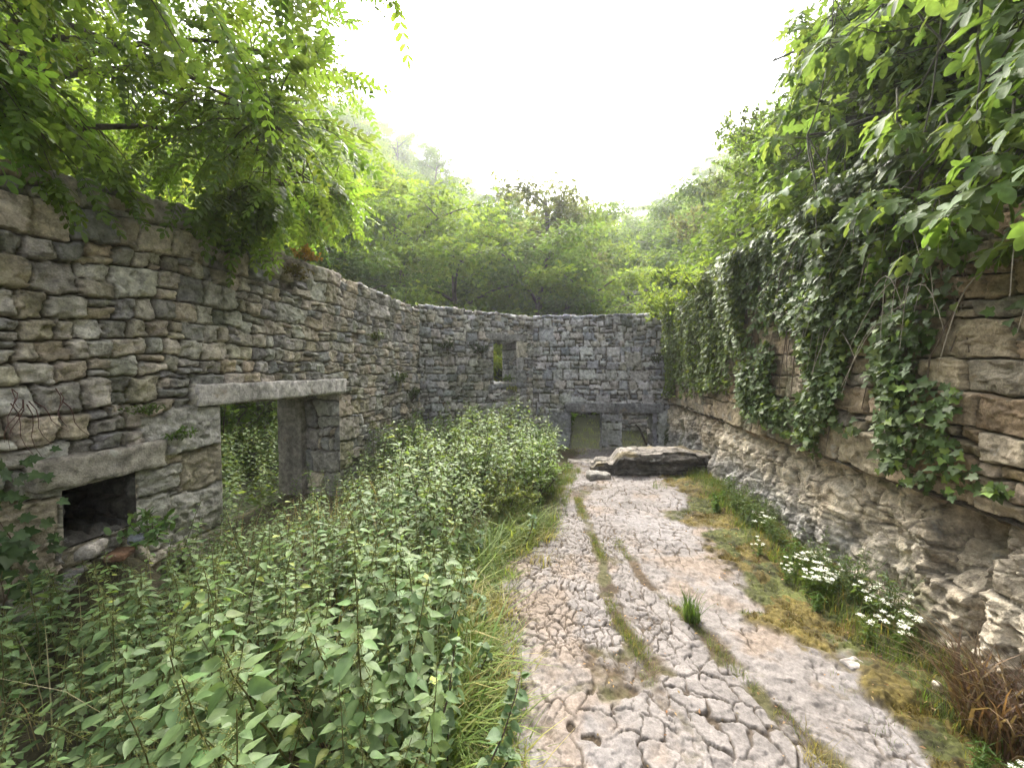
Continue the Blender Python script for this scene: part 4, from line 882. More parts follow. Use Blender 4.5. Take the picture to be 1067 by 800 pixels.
scatter(cr, T_frond, fp - o0, frames(fd, UP + rng.normal(0, .35, (n, 3))), sc, tint(rng, n, (.100, .158, .034), .26, .09) * (.8 + .35 * sst(-.3, .3, fbm(fp[:, 1] * .9, fp[:, 2] * 1.1, 612, 2)))[:, None])
tr.build('trunk', M_bark, RB, True); cr.build('crown', M_robinia, RB)

# ---- fig tree on the bank above the right wall
rng = np.random.default_rng(33)
FG = thing('fig_tree', 'large fig tree with broad lobed leaves hanging over the right wall', 'tree', (3.1, 3.4, 3.0)); o0 = np.array([3.1, 3.4, 3.0])
tr, cr = MB(), MB(); nodes = []
TG = [(2.0, 5.0, 3.9), (1.95, 4.2, 4.5), (1.9, 3.6, 3.4), (2.0, 2.8, 3.9), (1.9, 2.2, 3.3), (2.1, 1.6, 3.9), (2.3, 4.6, 5.4), (2.2, 3.2, 5.2), (2.3, 5.6, 4.6), (2.1, 1.2, 4.4), (2.0, 2.3, 4.7), (2.1, 4.6, 3.1), (2.9, 5.8, 5.9), (2.7, 4.0, 6.2)]
for i, g in enumerate(TG):
    g = np.array(g); s0 = (np.array([3.1, 3.4, 2.7]) if g[1] > 2.5 else np.array([2.75, 1.9, 2.45])) + rng.normal(0, .12, 3); u = np.linspace(0, 1, 10)[:, None]
    P = s0 + (g - s0) * u + UP * ((.5 if g[1] > 2.5 else .12) * np.sin(pi * u ** .8)) + np.cumsum(rng.normal(0, .045, (10, 3)), 0) * u
    tube(tr, P - o0, np.linspace(.034, .009, 10), 6, (.10, .092, .08)); nodes.append(P[3:])
nodes = np.concatenate(nodes); ends = []
while len(ends) < 470:
    y = rng.uniform(.5, 6.4); t = rng.uniform(-.05, .95); x, z = cliff_pt(np.array([y]), np.array([max(t, 0)])); o = rng.uniform(.15, 1.05)
    p = np.array([x[0] - .8 * o, y, z[0] + .45 * o + min(t, 0) * 3])
    if p[0] < .44 * y + .05 * max(0, p[2] - 3) or p[0] < 1.72 or p[2] > 7: continue
    ends.append(p)
for i in range(70):      # low hanging shoots over the wall top at the near end
    y = rng.uniform(.9, 3.0); ends.append(np.array([rng.uniform(1.74, 2.15), y, rng.uniform(2.25, 3.0)]))
N0 = len(ends) - 70
for i in range(170): q = nodes[rng.integers(0, len(nodes))]; ends.append(q + rng.normal(0, .16, 3) + [-.06, 0, .05])
N1 = len(ends) - 170
pos, dr, nrm = [], [], []
for ie, e in enumerate(ends):
    s0 = e + np.array([rng.uniform(.15, .4), rng.normal(0, .2), rng.uniform(.15, .4)]) if N0 <= ie < N1 else nodes[np.argmin(np.linalg.norm(nodes - e, axis=1) + .5 * rng.random(len(nodes)))]; u = np.linspace(0, 1, 6)[:, None]; ln = np.linalg.norm(e - s0) + .02
    P = s0 + (e - s0) * u + UP * (-.12 * ln * np.sin(pi * u)) + rng.normal(0, .02, (6, 3)) * u; tube(tr, P - o0, np.linspace(.0065, .003, 6), 5, (.11, .105, .075))
    m = int(rng.integers(8, 14)); az0 = rng.uniform(0, 6)
    for k in range(m):
        az = az0 + k * 2.4; q = P[-1] * (1 - .12 * k / m) + P[-2] * .12 * k / m - (P[-1] - P[-2]) * .5 * k / m
        d = np.array([cos(az), sin(az), rng.uniform(-.9, .25)]) + .5 * (e - s0) / ln; d /= np.linalg.norm(d); pt = rng.uniform(.04, .10)
        Q = q + d * np.linspace(0, pt, 3)[:, None]; tube(tr, Q - o0, .0022, 4, (.16, .2, .06)); pos.append(Q[-1]); dr.append(d + [0, 0, -.25]); nrm.append(UP * 1.0 + rng.normal(0, .35, 3) + np.array([-.35, -.1, 0]))
pos, dr, nrm = np.array(pos), np.array(dr), np.array(nrm); n = len(pos); h = rng.random(n) < .7
sc = rng.uniform(.07, .14, n); cl = tint(rng, n, (.098, .150, .046), .24, .08)
scatter(cr, T_fig, pos[h] - o0, frames(dr[h], nrm[h]), sc[h], cl[h]); scatter(cr, T_fig2, pos[~h] - o0, frames(dr[~h], nrm[~h]), sc[~h], cl[~h])
tr.build('trunk', M_bark, FG, True); cr.build('crown', M_fig, FG)

# ---- ivy on the right wall
def ivy(label, y0, y1, zlo, zhi, n, seed, dens, leaf, off=(.03, .17), lsz=(.045, .085)):
    rng = np.random.default_rng(seed); r = thing('ivy', label, 'climbing plant', (RX, (y0 + y1) / 2, 1.5)); o0 = np.array(r.location); st, lf = MB(), MB()
    y = rng.uniform(y0, y1, n); z = rng.uniform(0, 1, n) ** .85 ; lo = np.interp(y, *zlo); hi = np.interp(y, *zhi); z = lo + (hi - lo) * z
    f = fbm(y * 1.5, z * 1.1, seed + 3, 4) + .35 * fbm(y * 4, z * 4, seed + 4, 3)
    k = f + dens(y, z) > rng.uniform(-.2, .2, n); y, z, f = y[k], z[k], f[k]; n = len(y)
    th = np.clip(f + dens(y, z), .1, 1)
    x = RX - rng.uniform(*off, n) * (.45 + 1.0 * th) - .02
    d = np.stack([rng.uniform(-.7, .05, n), rng.normal(0, .55, n), rng.uniform(-1, .15, n)], 1); nr = np.array([-1, -.15, .45]) + rng.normal(0, .33, (n, 3))
    cl = tint(rng, n, leaf, .25); young = rng.random(n) < .10; cl[young] *= [1.9, 1.8, 1.1]
    scatter(lf, T_ivy, np.stack([x, y, z], 1) - o0, frames(d, nr), rng.uniform(*lsz, n), cl)
    for i in range(int((y1 - y0) * (9 if y1 > 3 else 5))):
        yy = rng.uniform(y0, y1); a, b = np.interp(yy, *zlo), np.interp(yy, *zhi); v = np.linspace(0, 1, 12)
        ph = rng.uniform(0, 6, 3); dr_ = np.cumsum(rng.normal(0, .012, 12)); P = np.stack([RX - .04 - .03 * np.sin(v * 5 + ph[0]), yy + dr_ + .06 * np.sin(v * 4 + ph[1]), a + (b - a) * (1 - v * rng.uniform(.4, 1))], 1)
        tube(st, P - o0, np.linspace(.009, .003, 12), 5, (.13, .10, .07))
    st.build('stems', M_bark, r, True); lf.build('foliage', M_ivy, r)
ivy('thick dark ivy sheet hanging from the fig over the middle of the right wall', 2.75, 5.2, ([2.7, 3.2, 4, 5.2], [1.0, .84, .95, 1.12]), ([2.7, 5.2], [3.0, 3.0]), 16500, 801, lambda y, z: .12 + .45 * sst(1.5, 2.4, z) + .22 * sst(.2, .0, np.abs(z - 1.2 - .1 * (y - 3))) - .12 * sst(4.2, 5.2, y) * sst(1.9, 1.2, z), (.076, .110, .038), lsz=(.036, .075))
ivy('lighter ivy and creeper covering the far end of the right wall', 5.0, 9.0, ([5, 6, 7.2, 9], [1.15, 1.3, 1.1, 1.0]), ([5, 9], [3.05, 3.05]), 15000, 802, lambda y, z: .08 + .75 * sst(1.5, 2.3, z) + .25 * sst(7, 8, y), (.095, .13, .036), lsz=(.035, .07))
ivy('loose sprays of ivy straggling across the bare blocks at the near right end', 1.75, 2.85, ([1.7, 2.3, 2.9], [1.2, .95, .85]), ([1.7, 2.2, 2.9], [1.55, 2.0, 2.7]), 3000, 803, lambda y, z: -.26 + .35 * sst(.35, .1, np.abs(z - 1.35 + .35 * (2.6 - y))) + .3 * sst(2.5, 2.8, y), (.068, .105, .034), lsz=(.032, .065))
# dead hanging stalks under the fig
mb = MB(); rng = np.random.default_rng(810)
for i in range(46):
    y = rng.uniform(1.9, 4.2); z = rng.uniform(1.9, 2.75); u = np.linspace(0, 1, 6)
    P = np.stack([RX - .12 - .12 * u * rng.uniform(.2, 1.5), y + rng.normal(0, .18) * u, z - rng.uniform(.15, .55) * u + .12 * np.sin(u * 3)], 1); tube(mb, P - [RX, 3, 2.4], np.linspace(.0035, .0012, 6), 4, (.30, .26, .20))
props(mb.build('dead_stalks', M_bark, None, True, (RX, 3, 2.4)), 'tangle of dry grey stalks hanging under the fig over the right wall', 'dead stalks')
# ------------------------------------------------------------------ courtyard plants
GZ = lambda x, y: float(floor_z(np.array(float(x)), np.array(float(y)))) - .03
NET = (.105, .158, .062)
def nettle(seed, H, leaf=NET, tassel=True, lsz=.066):
    """Upright stem, crossed leaf pairs that shrink upward, drooping flower strings in the upper axils."""
    rng = np.random.default_rng(seed); st, lf, fl = MB(), MB(), MB()
    u = np.linspace(0, 1, 9); bend = rng.normal(0, .09, 2) * H
    P = np.stack([bend[0] * u ** 2, bend[1] * u ** 2, H * u], 1) + np.cumsum(rng.normal(0, .004, (9, 3)), 0)
    tube(st, P, np.linspace(.0042, .0016, 9), 5, (.10, .10, .04))
    z = .16 * H; az = rng.uniform(0, 6); pos, dr, nr, sz, tn = [], [], [], [], []
    while z < H * .985:
        f = z / H; q = np.array([np.interp(f, u, P[:, k]) for k in range(3)]); L_ = lsz * (1.15 - .25 * f) * (1 if f < .8 else (1.25 - 1.0 * (f - .8) / .2)) * rng.uniform(.8, 1.15); L_ = max(L_, .022)
        for s_ in (0, pi):
            if rng.random() < .06: continue
            a = az + s_ + rng.normal(0, .22); el = rng.uniform(-.1, .35) if f < .9 else rng.uniform(.4, .9); d = np.array([cos(a), sin(a), el]); pt = L_ * .38
            Q = q + d * np.linspace(0, pt, 2)[:, None]; tube(st, Q, .0011, 3, (.10, .13, .04)); pos.append(Q[-1]); dr.append(d + [0, 0, -.05 - .35 * rng.random()]); nr.append(UP + rng.normal(0, .25, 3)); sz.append(L_); tn.append(1 + .25 * (f - .5) + rng.normal(0, .07))
            if tassel and .62 < f < .97 and rng.random() < .7:
                for j in range(2):
                    a2 = a + rng.normal(0, .6); v = np.linspace(0, 1, 7); l2 = rng.uniform(.025, .065)
                    T_ = q + np.array([cos(a2), sin(a2), 0]) * (l2 * .8 * v)[:, None] + UP * (.2 * l2 * v - 1.0 * l2 * v ** 2)[:, None]
                    tube(fl, T_, .0009, 3, (.16, .17, .06)); m = 12; w = rng.random(m); c = np.stack([np.interp(w, v, T_[:, k]) for k in range(3)], 1) + rng.normal(0, .0025, (m, 3))
                    scatter(fl, T_dia, c, frames(unit(rng, m), unit(rng, m)), .006, tint(rng, m, (.20, .21, .08), .2))
        az += pi / 2; z += lsz * rng.uniform(.62, .9) * (1 - .35 * f)
    n = len(pos); k = rng.random(n) < .55; pos, dr, nr, sz, tn = map(np.array, (pos, dr, nr, sz, tn)); cl = tint(rng, n, leaf, .14, .08) * tn[:, None]; ye = rng.random(n) < .025; cl[ye] *= [1.9, 1.45, .9]
    scatter(lf, T_ov, pos[k], frames(dr[k], nr[k]), sz[k], cl[k]); scatter(lf, T_ov2, pos[~k], frames(dr[~k], nr[~k]), sz[~k], cl[~k])
    if fl.V: lf.add(np.concatenate(fl.V), [np.concatenate(f) for f in (fl.T, fl.Q) if f], np.concatenate(fl.K))
    return st, lf, MB()
NP = [nettle(900 + i, h) for i, h in enumerate((.62, .70, .56, .78, .66, .84))]
NS = [nettle(920 + i, h, (.118, .172, .056), i % 2 == 0, .060) for i, h in enumerate((.85, .95, .75, .9))]
def merged(mb, src, x, y, z, rz, sc):
    c, s_ = cos(rz), sin(rz); R = np.array([[c, -s_, 0], [s_, c, 0], [0, 0, 1]]) @ np.array([[1, 0, .22 * sin(rz * 7.3)], [0, 1, .22 * cos(rz * 11.1)], [0, 0, 1]])
    V = np.concatenate(src.V) * sc @ R.T + [x, y, z]; mb.add(V, [np.concatenate(f) for f in (src.T, src.Q) if f], np.concatenate(src.K))
rng = np.random.default_rng(41)
def right_edge(y): return np.interp(y, [0, .8, 1.5, 2.2, 3.0, 3.6, 4.2, 5, 6, 7, 8], [-.62, -.62, -.70, -.85, -1.10, -1.0, -.58, -.42, -.42, -.50, -.6])
pts = []
tries = 0
while tries < 90000:
    tries += 1
    y = .25 + 7.6 * rng.random(); x = rng.uniform(LX + .10, right_edge(y) + rng.normal(0, .06))
    if np.hypot(x, y) < .75 or (y < 1.4 and x > -.5): continue
    if y > 7.3 + .78 * (x - LX) - .25: continue
    hole = (1.75 < y < 2.4 and x < LX + .34)
    if hole: continue
    md = .088 if y < 3 else .130
    if all((x - a) ** 2 + (y - b) ** 2 > md * md for a, b in pts): pts.append((x, y))
    if len(pts) > 2200: break
view = lambda x, y: -.98 < math.atan2(x, y) + radians(YAW) < .98
vis = sorted([p for p in pts if view(*p)], key=lambda p: p[0] ** 2 + p[1] ** 2)
roots = {}; stf, lff, flf = MB(), MB(), MB(); nlab = 'upright leafy nettle in the front of the green bed filling the left of the courtyard'
for i, (x, y) in enumerate(vis):
    late = sst(3.3, 4.6, y + .5 * rng.normal() + 1.6 * float(sst(right_edge(y) - .55, right_edge(y), x))) > .5 or rng.random() < .12; sc = rng.uniform(.78, 1.12) * (.92 if y < 2.6 else 1.04)
    if y < 1.3: sc *= .92
    if y < 2.7 and x < LX + 1.0: sc *= .86 + .14 * (x - LX) + .1 * (y > 2.4)
    src = NS[rng.integers(0, 4)] if late else NP[rng.integers(0, 6)]
    if y < 5.2: sc *= 1 - .38 * float(sst(-1.9, -2.8, x)) * (y > 2.3)
    if y > 4.4: sc *= 1.08
    sc *= .90 + .45 * float(fbm(np.array(x * 1.3), np.array(y * 1.3), 969, 2))
    rz = rng.uniform(0, 2 * pi)
    if i < 300:
        key = id(src[0])
        if key not in roots:
            r = thing('nettle', nlab, 'nettle', (x, y, GZ(x, y)), 'nettles in the bed left of the path'); r.rotation_euler = (rng.normal(0, .08), rng.normal(0, .08), rz); r.scale = (sc,) * 3
            src[0].build('stem', M_grass, r); src[1].build('foliage', M_nettle, r)
            roots[key] = r
        else:
            r = dup(roots[key], (x, y, GZ(x, y)), rz, sc); r.rotation_euler = (rng.normal(0, .17), rng.normal(0, .17), rz)
    else:
        for m_, s_ in ((stf, src[0]), (lff, src[1]), (flf, src[2])):
            if s_.V: merged(m_, s_, x, y, GZ(x, y), rz, sc)
for m_ in (lff,): m_.V += stf.V; m_.K += stf.K; m_.T += [t + lff.n for t in stf.T]; m_.Q += [t + lff.n for t in stf.Q]; lff.n += stf.n
props(lff.build('weed_bed', M_nettle), 'mass of taller nettles and weeds behind the nearest ones, reaching the far corner', 'weeds', kind='stuff')

# tall leafy clumps where the bed meets the path at the far end
CL = [('bushy light green shrub at the right tip of the weed bed, touching the path', (-.50, 4.9), (.44, .55, .70)),
      ('leafy shrub behind the one at the tip of the weed bed', (-.75, 5.75), (.48, .55, .82)),
      ('shrub of small pale leaves left of the tip of the weed bed', (-1.2, 4.75), (.5, .5, .92)),
      ('tall pale shrub in the weeds below the small window', (-1.7, 6.5), (.6, .6, 1.05)),
      ('darker shrub at the back of the weeds beside the path', (-.62, 6.5), (.38, .45, .72)),
      ('shrub standing in the weeds against the left wall past the doorway', (-2.6, 6.2), (.5, .6, .95)),
      ('low yellowish shrub at the front of the weed clump near the path', (-.75, 4.15), (.4, .4, .55))]
for i, (lab, (x, y), sz) in enumerate(CL):
    bush('shrub', lab, (x, y, GZ(x, y)), sz, ((.14, .20, .055), (.12, .18, .06), (.145, .195, .07), (.125, .18, .065), (.085, .135, .045), (.12, .17, .06), (.17, .20, .06))[i], M_nettle, T_ell if i % 2 else T_ov, 2600, (.026, .055), 940 + i, stems=17, cat='shrub', shape=.9)

# slender dark stemmed saplings in front
def sapling(name, label, x, y, tip, seed, n=26, lsz=(.035, .055)):
    rng = np.random.default_rng(seed); r = thing(name, label, 'sapling', (x, y, GZ(x, y))); st, lf = MB(), MB(); tip = np.array(tip, float); u = np.linspace(0, 1, 12)
    P = tip * u[:, None] + np.array([.05, .02, .06]) * np.sin(pi * u)[:, None] + np.cumsum(rng.normal(0, .003, (12, 3)), 0); tube(st, P, np.linspace(.0045, .0016, 12), 5, (.07, .045, .04))
    pos, dr = [], []
    for k in np.linspace(.22, 1, n):
        q = np.array([np.interp(k, u, P[:, c]) for c in range(3)])
        for s_ in ((-1, 1) if rng.random() < .7 else (rng.choice([-1, 1]),)):
            d = np.array([s_ * rng.uniform(.5, 1), rng.uniform(-.7, .4), rng.uniform(-.3, .5)]); Q = q + d * .012; tube(st, np.array([q, Q]), .0008, 3, (.09, .07, .04)); pos.append(Q); dr.append(d + [0, 0, -.2])
    m = len(pos); scatter(lf, T_round, np.array(pos), frames(np.array(dr), UP + rng.normal(0, .35, (m, 3))), rng.uniform(*lsz, m) * rng.uniform(.7, 1.15, m), tint(rng, m, (.10, .155, .068), .15))
    st.build('stem', M_bark, r, True); lf.build('foliage', M_nettle, r)
sapling('sapling', 'dark stemmed sapling leaning right over the grass beside the path, rightmost of the saplings', -.42, 1.24, (.20, .30, .40), 961)
sapling('sapling', 'dark stemmed sapling among nettles, second from the path', -.62, 1.25, (.13, .28, .50), 962)
sapling('sapling', 'thin leafy sapling rising from the nettles, third from the path', -.86, 1.40, (.10, .25, .58), 963)
sapling('sapling', 'small sapling with pale round leaves at the bottom edge by the path', -.33, 1.02, (.12, .12, .24), 964, 14)

rng = np.random.default_rng(966); sh = None
for i in range(34):       # small leafy shoots coming up through the grass
    y = rng.uniform(1.0, 3.6); x = rng.uniform(float(right_edge(y)) - .1, float(np.interp(y, EDGE_Y, EDGE_X)) - .06); sc = rng.uniform(.6, 1.2); rz = rng.uniform(0, 6)
    if y < 1.3 and x > -.35: continue
    if sh is None or i % 12 == 0:
        sapling('shoot', 'small round leaved shoot in the grass between nettles and rock floor', x, y, (.05, .06, (.22, .30, .17)[i // 12]), 967 + i, 12, (.028, .05)); sh = [o for o in C.objects if o.name.startswith('shoot')][-1]; sh['category'] = 'shoot'; sh['group'] = 'leafy shoots in the grass'
    else: dup(sh, (x, y, GZ(x, y)), rz, sc)
# ---- grasses
def grass(mb, x, y, z, rng, n, h, spread, leaf, lean=.6, tmpl=T_blade, w=1.):
    th = rng.uniform(0, 2 * pi, n); rr = spread * np.sqrt(rng.random(n)); p = np.stack([x + rr * np.cos(th), y + rr * np.sin(th), np.full(n, z)], 1)
    a = rng.uniform(0, 2 * pi, n); R = rotz(a); hh = rng.uniform(h * .5, h * 1.15, n); sc = np.stack([hh * rng.uniform(.6, 1.2, n) * w, hh * rng.uniform(.2, 1.5, n) * lean * 1.6, hh], 1)
    scatter(mb, tmpl, p, R, sc, tint(rng, n, leaf, .22, .1))
rng = np.random.default_rng(51); mb = MB()
for i in range(1500):        # strip between nettles and rock, leaning tangle
    y = .7 + 3.4 * rng.random() ** 1.1; e0, e1 = float(right_edge(y)) - .12, float(np.interp(y, EDGE_Y, EDGE_X)) + .04; x = rng.uniform(e0, e1); dens = fbm(np.array([x * 4.]), np.array([y * 4.]), 970, 3)[0]
    if y < 1.1 and x > -.2: continue
    dry = fbm(np.array([x * 3.]), np.array([y * 3.]), 971, 3)[0] > .12
    grass(mb, x, y, GZ(x, y) + .0, rng, 11, rng.uniform(.08, .24) * (1.25 if x < e1 - .25 else .7), .08, (.24, .225, .09) if dry else ((.125, .18, .042), (.095, .145, .035), (.165, .20, .055))[i % 3], 1.5, w=1.7)
for i in range(900):         # around the far bush and under it
    y = rng.uniform(3.4, 6.4); x = float(np.interp(y, EDGE_Y, EDGE_X)) + rng.uniform(-.35, .06); grass(mb, x, y, GZ(x, y), rng, 9, rng.uniform(.05, .14), .05, (.13, .14, .045) if rng.random() < .5 else (.075, .12, .03))
for J, n, y0, y1 in ((J1, 800, 2.0, 5.3), (J2, 380, 1.2, 3.8)):      # joints in the rock
    for i in range(n):
        y = rng.uniform(y0, y1); x = float(np.interp(y, *J)) + rng.normal(0, .022)
        if fbm(np.array([y * 3.]), np.array([x]), 973, 2)[0] < -.15: continue
        grass(mb, x, y, GZ(x, y) + .005, rng, 10, rng.uniform(.025, .075), .035, (.095, .13, .035) if rng.random() < .65 else (.17, .15, .06), .8, w=1.3)
for i in range(340):         # stray tufts in cracks
    y = rng.uniform(1.4, 6.2); x = rng.uniform(-.3, 1.4); q = pavement(np.array([x]), np.array([y]))
    if max(q['jt'][0], q['cr'][0] * .9, q['ms'][0]) < .5: continue
    grass(mb, x, y, GZ(x, y) + .005, rng, 7, rng.uniform(.02, .05), .03, (.10, .13, .035))
for i in range(900):         # green weedy strip along the right wall
    y = rng.uniform(1.5, 6.3); x = rng.uniform(1.62, 2.0) - .10 * rng.random() * (y > 3); grass(mb, x, y, GZ(x, y) + .02, rng, 10, rng.uniform(.04, .15) * sst(1.4, 1.75, x) + .02, .05, (.085, .125, .03) if rng.random() < .7 else (.16, .15, .05), .8)
for i in range(420):         # outside the two low openings
    y = rng.uniform(8.6, 11.6 if i % 3 else 13.0); x = rng.uniform(-1.2, 3.0); grass(mb, x, y, (GZ(x, y) if y < 9.2 else float(terrain(np.array(x), np.array(y)))) - .02, rng, 16, rng.uniform(.05, .14), .14, (.24, .29, .075) if rng.random() < .7 else (.32, .31, .13), .9, w=1.4)
for i in range(520):         # green wisps through the moss
    y = rng.uniform(1.4, 6.0); x = rng.uniform(1.3, 1.75); grass(mb, x, y, GZ(x, y) + .015, rng, 5, rng.uniform(.02, .06), .04, (.075, .11, .03) if rng.random() < .7 else (.2, .18, .07), .9)
for i in range(260):         # straw stalks standing among the nettles
    y = rng.uniform(1.2, 5.5); x = rng.uniform(-2.9, float(right_edge(y))); grass(mb, x, y, GZ(x, y), rng, 3, rng.uniform(.5, .85), .05, (.24, .21, .11), .45, T_blade2, .35)
props(mb.build('grass', M_grass), 'short grass in the joints of the rock, beside the path and beyond the far openings', 'grass', kind='stuff')

mb = MB(); rng = np.random.default_rng(52)                              # moss cushions: short dense fuzz
n = 100000; y = .6 + 5.8 * rng.random(n) ** 1.5; x = rng.uniform(.75, 2.0, n); q = pavement(x, y); k = q['ms'] > rng.uniform(.3, .9, n); x, y = x[k], y[k]; n = len(x)
zz = floor_z(x, y) - .012 + .012 * fbm(x * 3, y * 3, 455, 3); hh = rng.uniform(.006, .024, n) * (1 + .6 * fbm(x * 5, y * 5, 975, 2)); mc = np.where((fbm(x * 4, y * 4, 465, 4) > -.05)[:, None], [.115, .092, .024], [.085, .10, .027]) * rng.uniform(.3, 1.5, (n, 1))
scatter(mb, T_blade, np.stack([x, y, zz], 1), rotz(rng.uniform(0, 6.3, n)), np.stack([hh * 5, hh * 2, hh], 1), mc)
props(mb.build('moss', M_moss), 'orange brown moss spreading over the right side of the rock floor', 'moss', kind='stuff')

mb = MB(); rng = np.random.default_rng(53); n = 2600      # dry leaf crumbs and grit lying in the joints and on the moss
y = .8 + 5.4 * rng.random(n) ** 1.3; x = rng.uniform(-.45, 1.98, n); q = pavement(x, y); k = (np.maximum(np.maximum(q['jt'], q['cr']), np.maximum(q['ms'], q['ed'])) > .35) | (rng.random(n) < .10); x, y = x[k], y[k]; n = len(x)
scatter(mb, T_dia, np.stack([x, y, floor_z(x, y) + .016 + .012 * (x > 1.3)], 1), frames(rng.normal(0, 1, (n, 3)) * [1, 1, .2], UP + rng.normal(0, .4, (n, 3))), rng.uniform(.006, .026, n), tint(rng, n, (.20, .14, .075), .5, .15))
props(mb.build('leaf_litter', M_moss), 'crumbs of dry brown leaves lying in the joints and over the moss', 'leaf litter', kind='stuff')
def tuft(name, label, x, y, n, h, sp, leaf, lean, seed, cat='grass tuft', z=None, tm=T_blade):
    rng = np.random.default_rng(seed); mb = MB(); grass(mb, 0, 0, 0, rng, n, h, sp, leaf, lean, tm); return props(mb.build(name, M_grass, None, False, (x, y, GZ(x, y) + .01 if z is None else z)), label, cat)
tuft('grass_tuft', 'dark green grass tuft sprouting from the joint in the middle of the rock floor', .74, 2.62, 150, .20, .05, (.065, .11, .028), .7, 981)
tuft('grass_tuft', 'small weedy tuft on the rock floor in front of the low rock bench', 1.12, 5.5, 60, .14, .10, (.10, .13, .06), .6, 982)
tuft('grass_tuft', 'pale dry tuft in the right hand joint at the bottom of the picture', .98, 1.72, 80, .11, .06, (.20, .18, .07), .9, 983)
tuft('grass_tuft', 'short dry grass tuft at the left rim of the rock beside the leaning grass', -.28, 3.2, 90, .12, .10, (.19, .17, .06), .9, 984)
mb = MB(); rng = np.random.default_rng(985)
grass(mb, 0, 0, 0, rng, 800, .38, .24, (.085, .055, .034), .55, T_blade2, 1.2); grass(mb, .02, .05, 0, rng, 220, .40, .25, (.17, .12, .07), .75, T_blade2, 1.2)
props(mb.build('dead_weeds', M_grass, None, False, (1.90, 1.90, GZ(1.9, 1.9) + .02)), 'heap of dead brown weed stalks against the ochre rock at right', 'dead weeds')

def herb(seed, H, leaf, n_st, flower=0):
    """A clump of upright stems with narrow leaves; flat white flower heads if asked."""
    rng = np.random.default_rng(seed); st, lf, heads = MB(), MB(), []
    for i in range(n_st):
        fl = MB()
        az = rng.uniform(0, 6.3); l = rng.uniform(.05, .45) * H; h = H * rng.uniform(.7, 1.1); u = np.linspace(0, 1, 5); P = np.stack([cos(az) * l * u ** 1.4, sin(az) * l * u ** 1.4, h * u], 1) + rng.normal(0, .012, 3) * [1, 1, 0]
        tube(st, P, .0013, 3, (.11, .13, .04)); m = 16; k = rng.uniform(.05, .95, m); q = np.stack([np.interp(k, u, P[:, c]) for c in range(3)], 1)
        d = rng.normal(0, 1, (m, 3)) * [1, 1, .5] + [0, 0, .3]; scatter(lf, diamond(.3, .3), q, frames(d, UP + rng.normal(0, .4, (m, 3))), rng.uniform(.018, .045, m), tint(rng, m, leaf, .2))
        if flower:
            m = 40; th = rng.uniform(0, 6.3, m); rr = flower * np.sqrt(rng.random(m)); c = P[-1] + np.stack([rr * np.cos(th), rr * np.sin(th), .006 - rr ** 2 * 6 + rng.normal(0, .002, m)], 1)
            scatter(fl, T_ell, c, frames(unit(rng, m) * [1, 1, .3], UP + rng.normal(0, .4, (m, 3))), rng.uniform(.007, .011, m), tint(rng, m, (.74, .74, .66), .08, .02))
            for j in range(5): tube(st, np.array([P[-1] - [0, 0, .02], c[j]]), .0007, 3, (.12, .15, .05))
            heads.append(fl)
    return st, lf, heads
rng = np.random.default_rng(61); protos = [herb(990 + i, .17, (.08, .125, .03), 6, .0145) for i in range(3)]; fr = {}
for i in range(23):
    if i < 18: y = rng.uniform(2.35, 3.35); x = rng.uniform(1.60, 1.92) - .06 * (y - 2.6)
    elif i < 22: y = rng.uniform(3.4, 4.3); x = rng.uniform(1.55, 1.85)
    else: y = rng.uniform(1.55, 1.95); x = rng.uniform(1.62, 1.9)
    k = i % 3; z = GZ(x, y) + .02; sc = rng.uniform(.75, 1.2)
    if k in fr: dup(fr[k], (x, y, z), rng.uniform(0, 6), sc)
    else:
        r = thing('white_flower', 'small white flowered weed in the drift along the foot of the right hand rock', 'wildflower', (x, y, z), 'white flowered weeds at the foot of the rock'); r.scale = (sc,) * 3
        a, b, c = protos[k]; a.build('stem', M_grass, r); b.build('foliage', M_grass, r); [h_.build('flower_head', M_petal, r) for h_ in c]; fr[k] = r
protos = [herb(1000, .38, (.085, .12, .06), 9), herb(1001, .20, (.075, .135, .03), 12), herb(1002, .30, (.09, .13, .05), 10)]; fr = {}
for i in range(44):
    k = (0, 2, 1)[i % 3]; y = rng.uniform(2.5, 5.2) if k != 1 else rng.uniform(1.35, 5.8); x = rng.uniform(1.72, 1.98) if k != 1 else rng.uniform(1.5, 1.95); z = GZ(x, y) + .02; sc = rng.uniform(.6, 1.1)
    lab = ('grey green upright weed against the foot of the right hand rock', 'low bright green weed in the mossy strip by the right wall', 'slim green weed between the moss and the right hand rock')[k]
    grp = ('grey green weeds by the rock', 'low green weeds in the moss', 'slim green weeds by the rock')[k]
    if k in fr: dup(fr[k], (x, y, z), rng.uniform(0, 6), sc)
    else:
        r = thing('weed', lab, 'weed', (x, y, z), grp); r.scale = (sc,) * 3; a, b, c = protos[k]; a.build('stem', M_grass, r); b.build('foliage', M_nettle, r); fr[k] = r

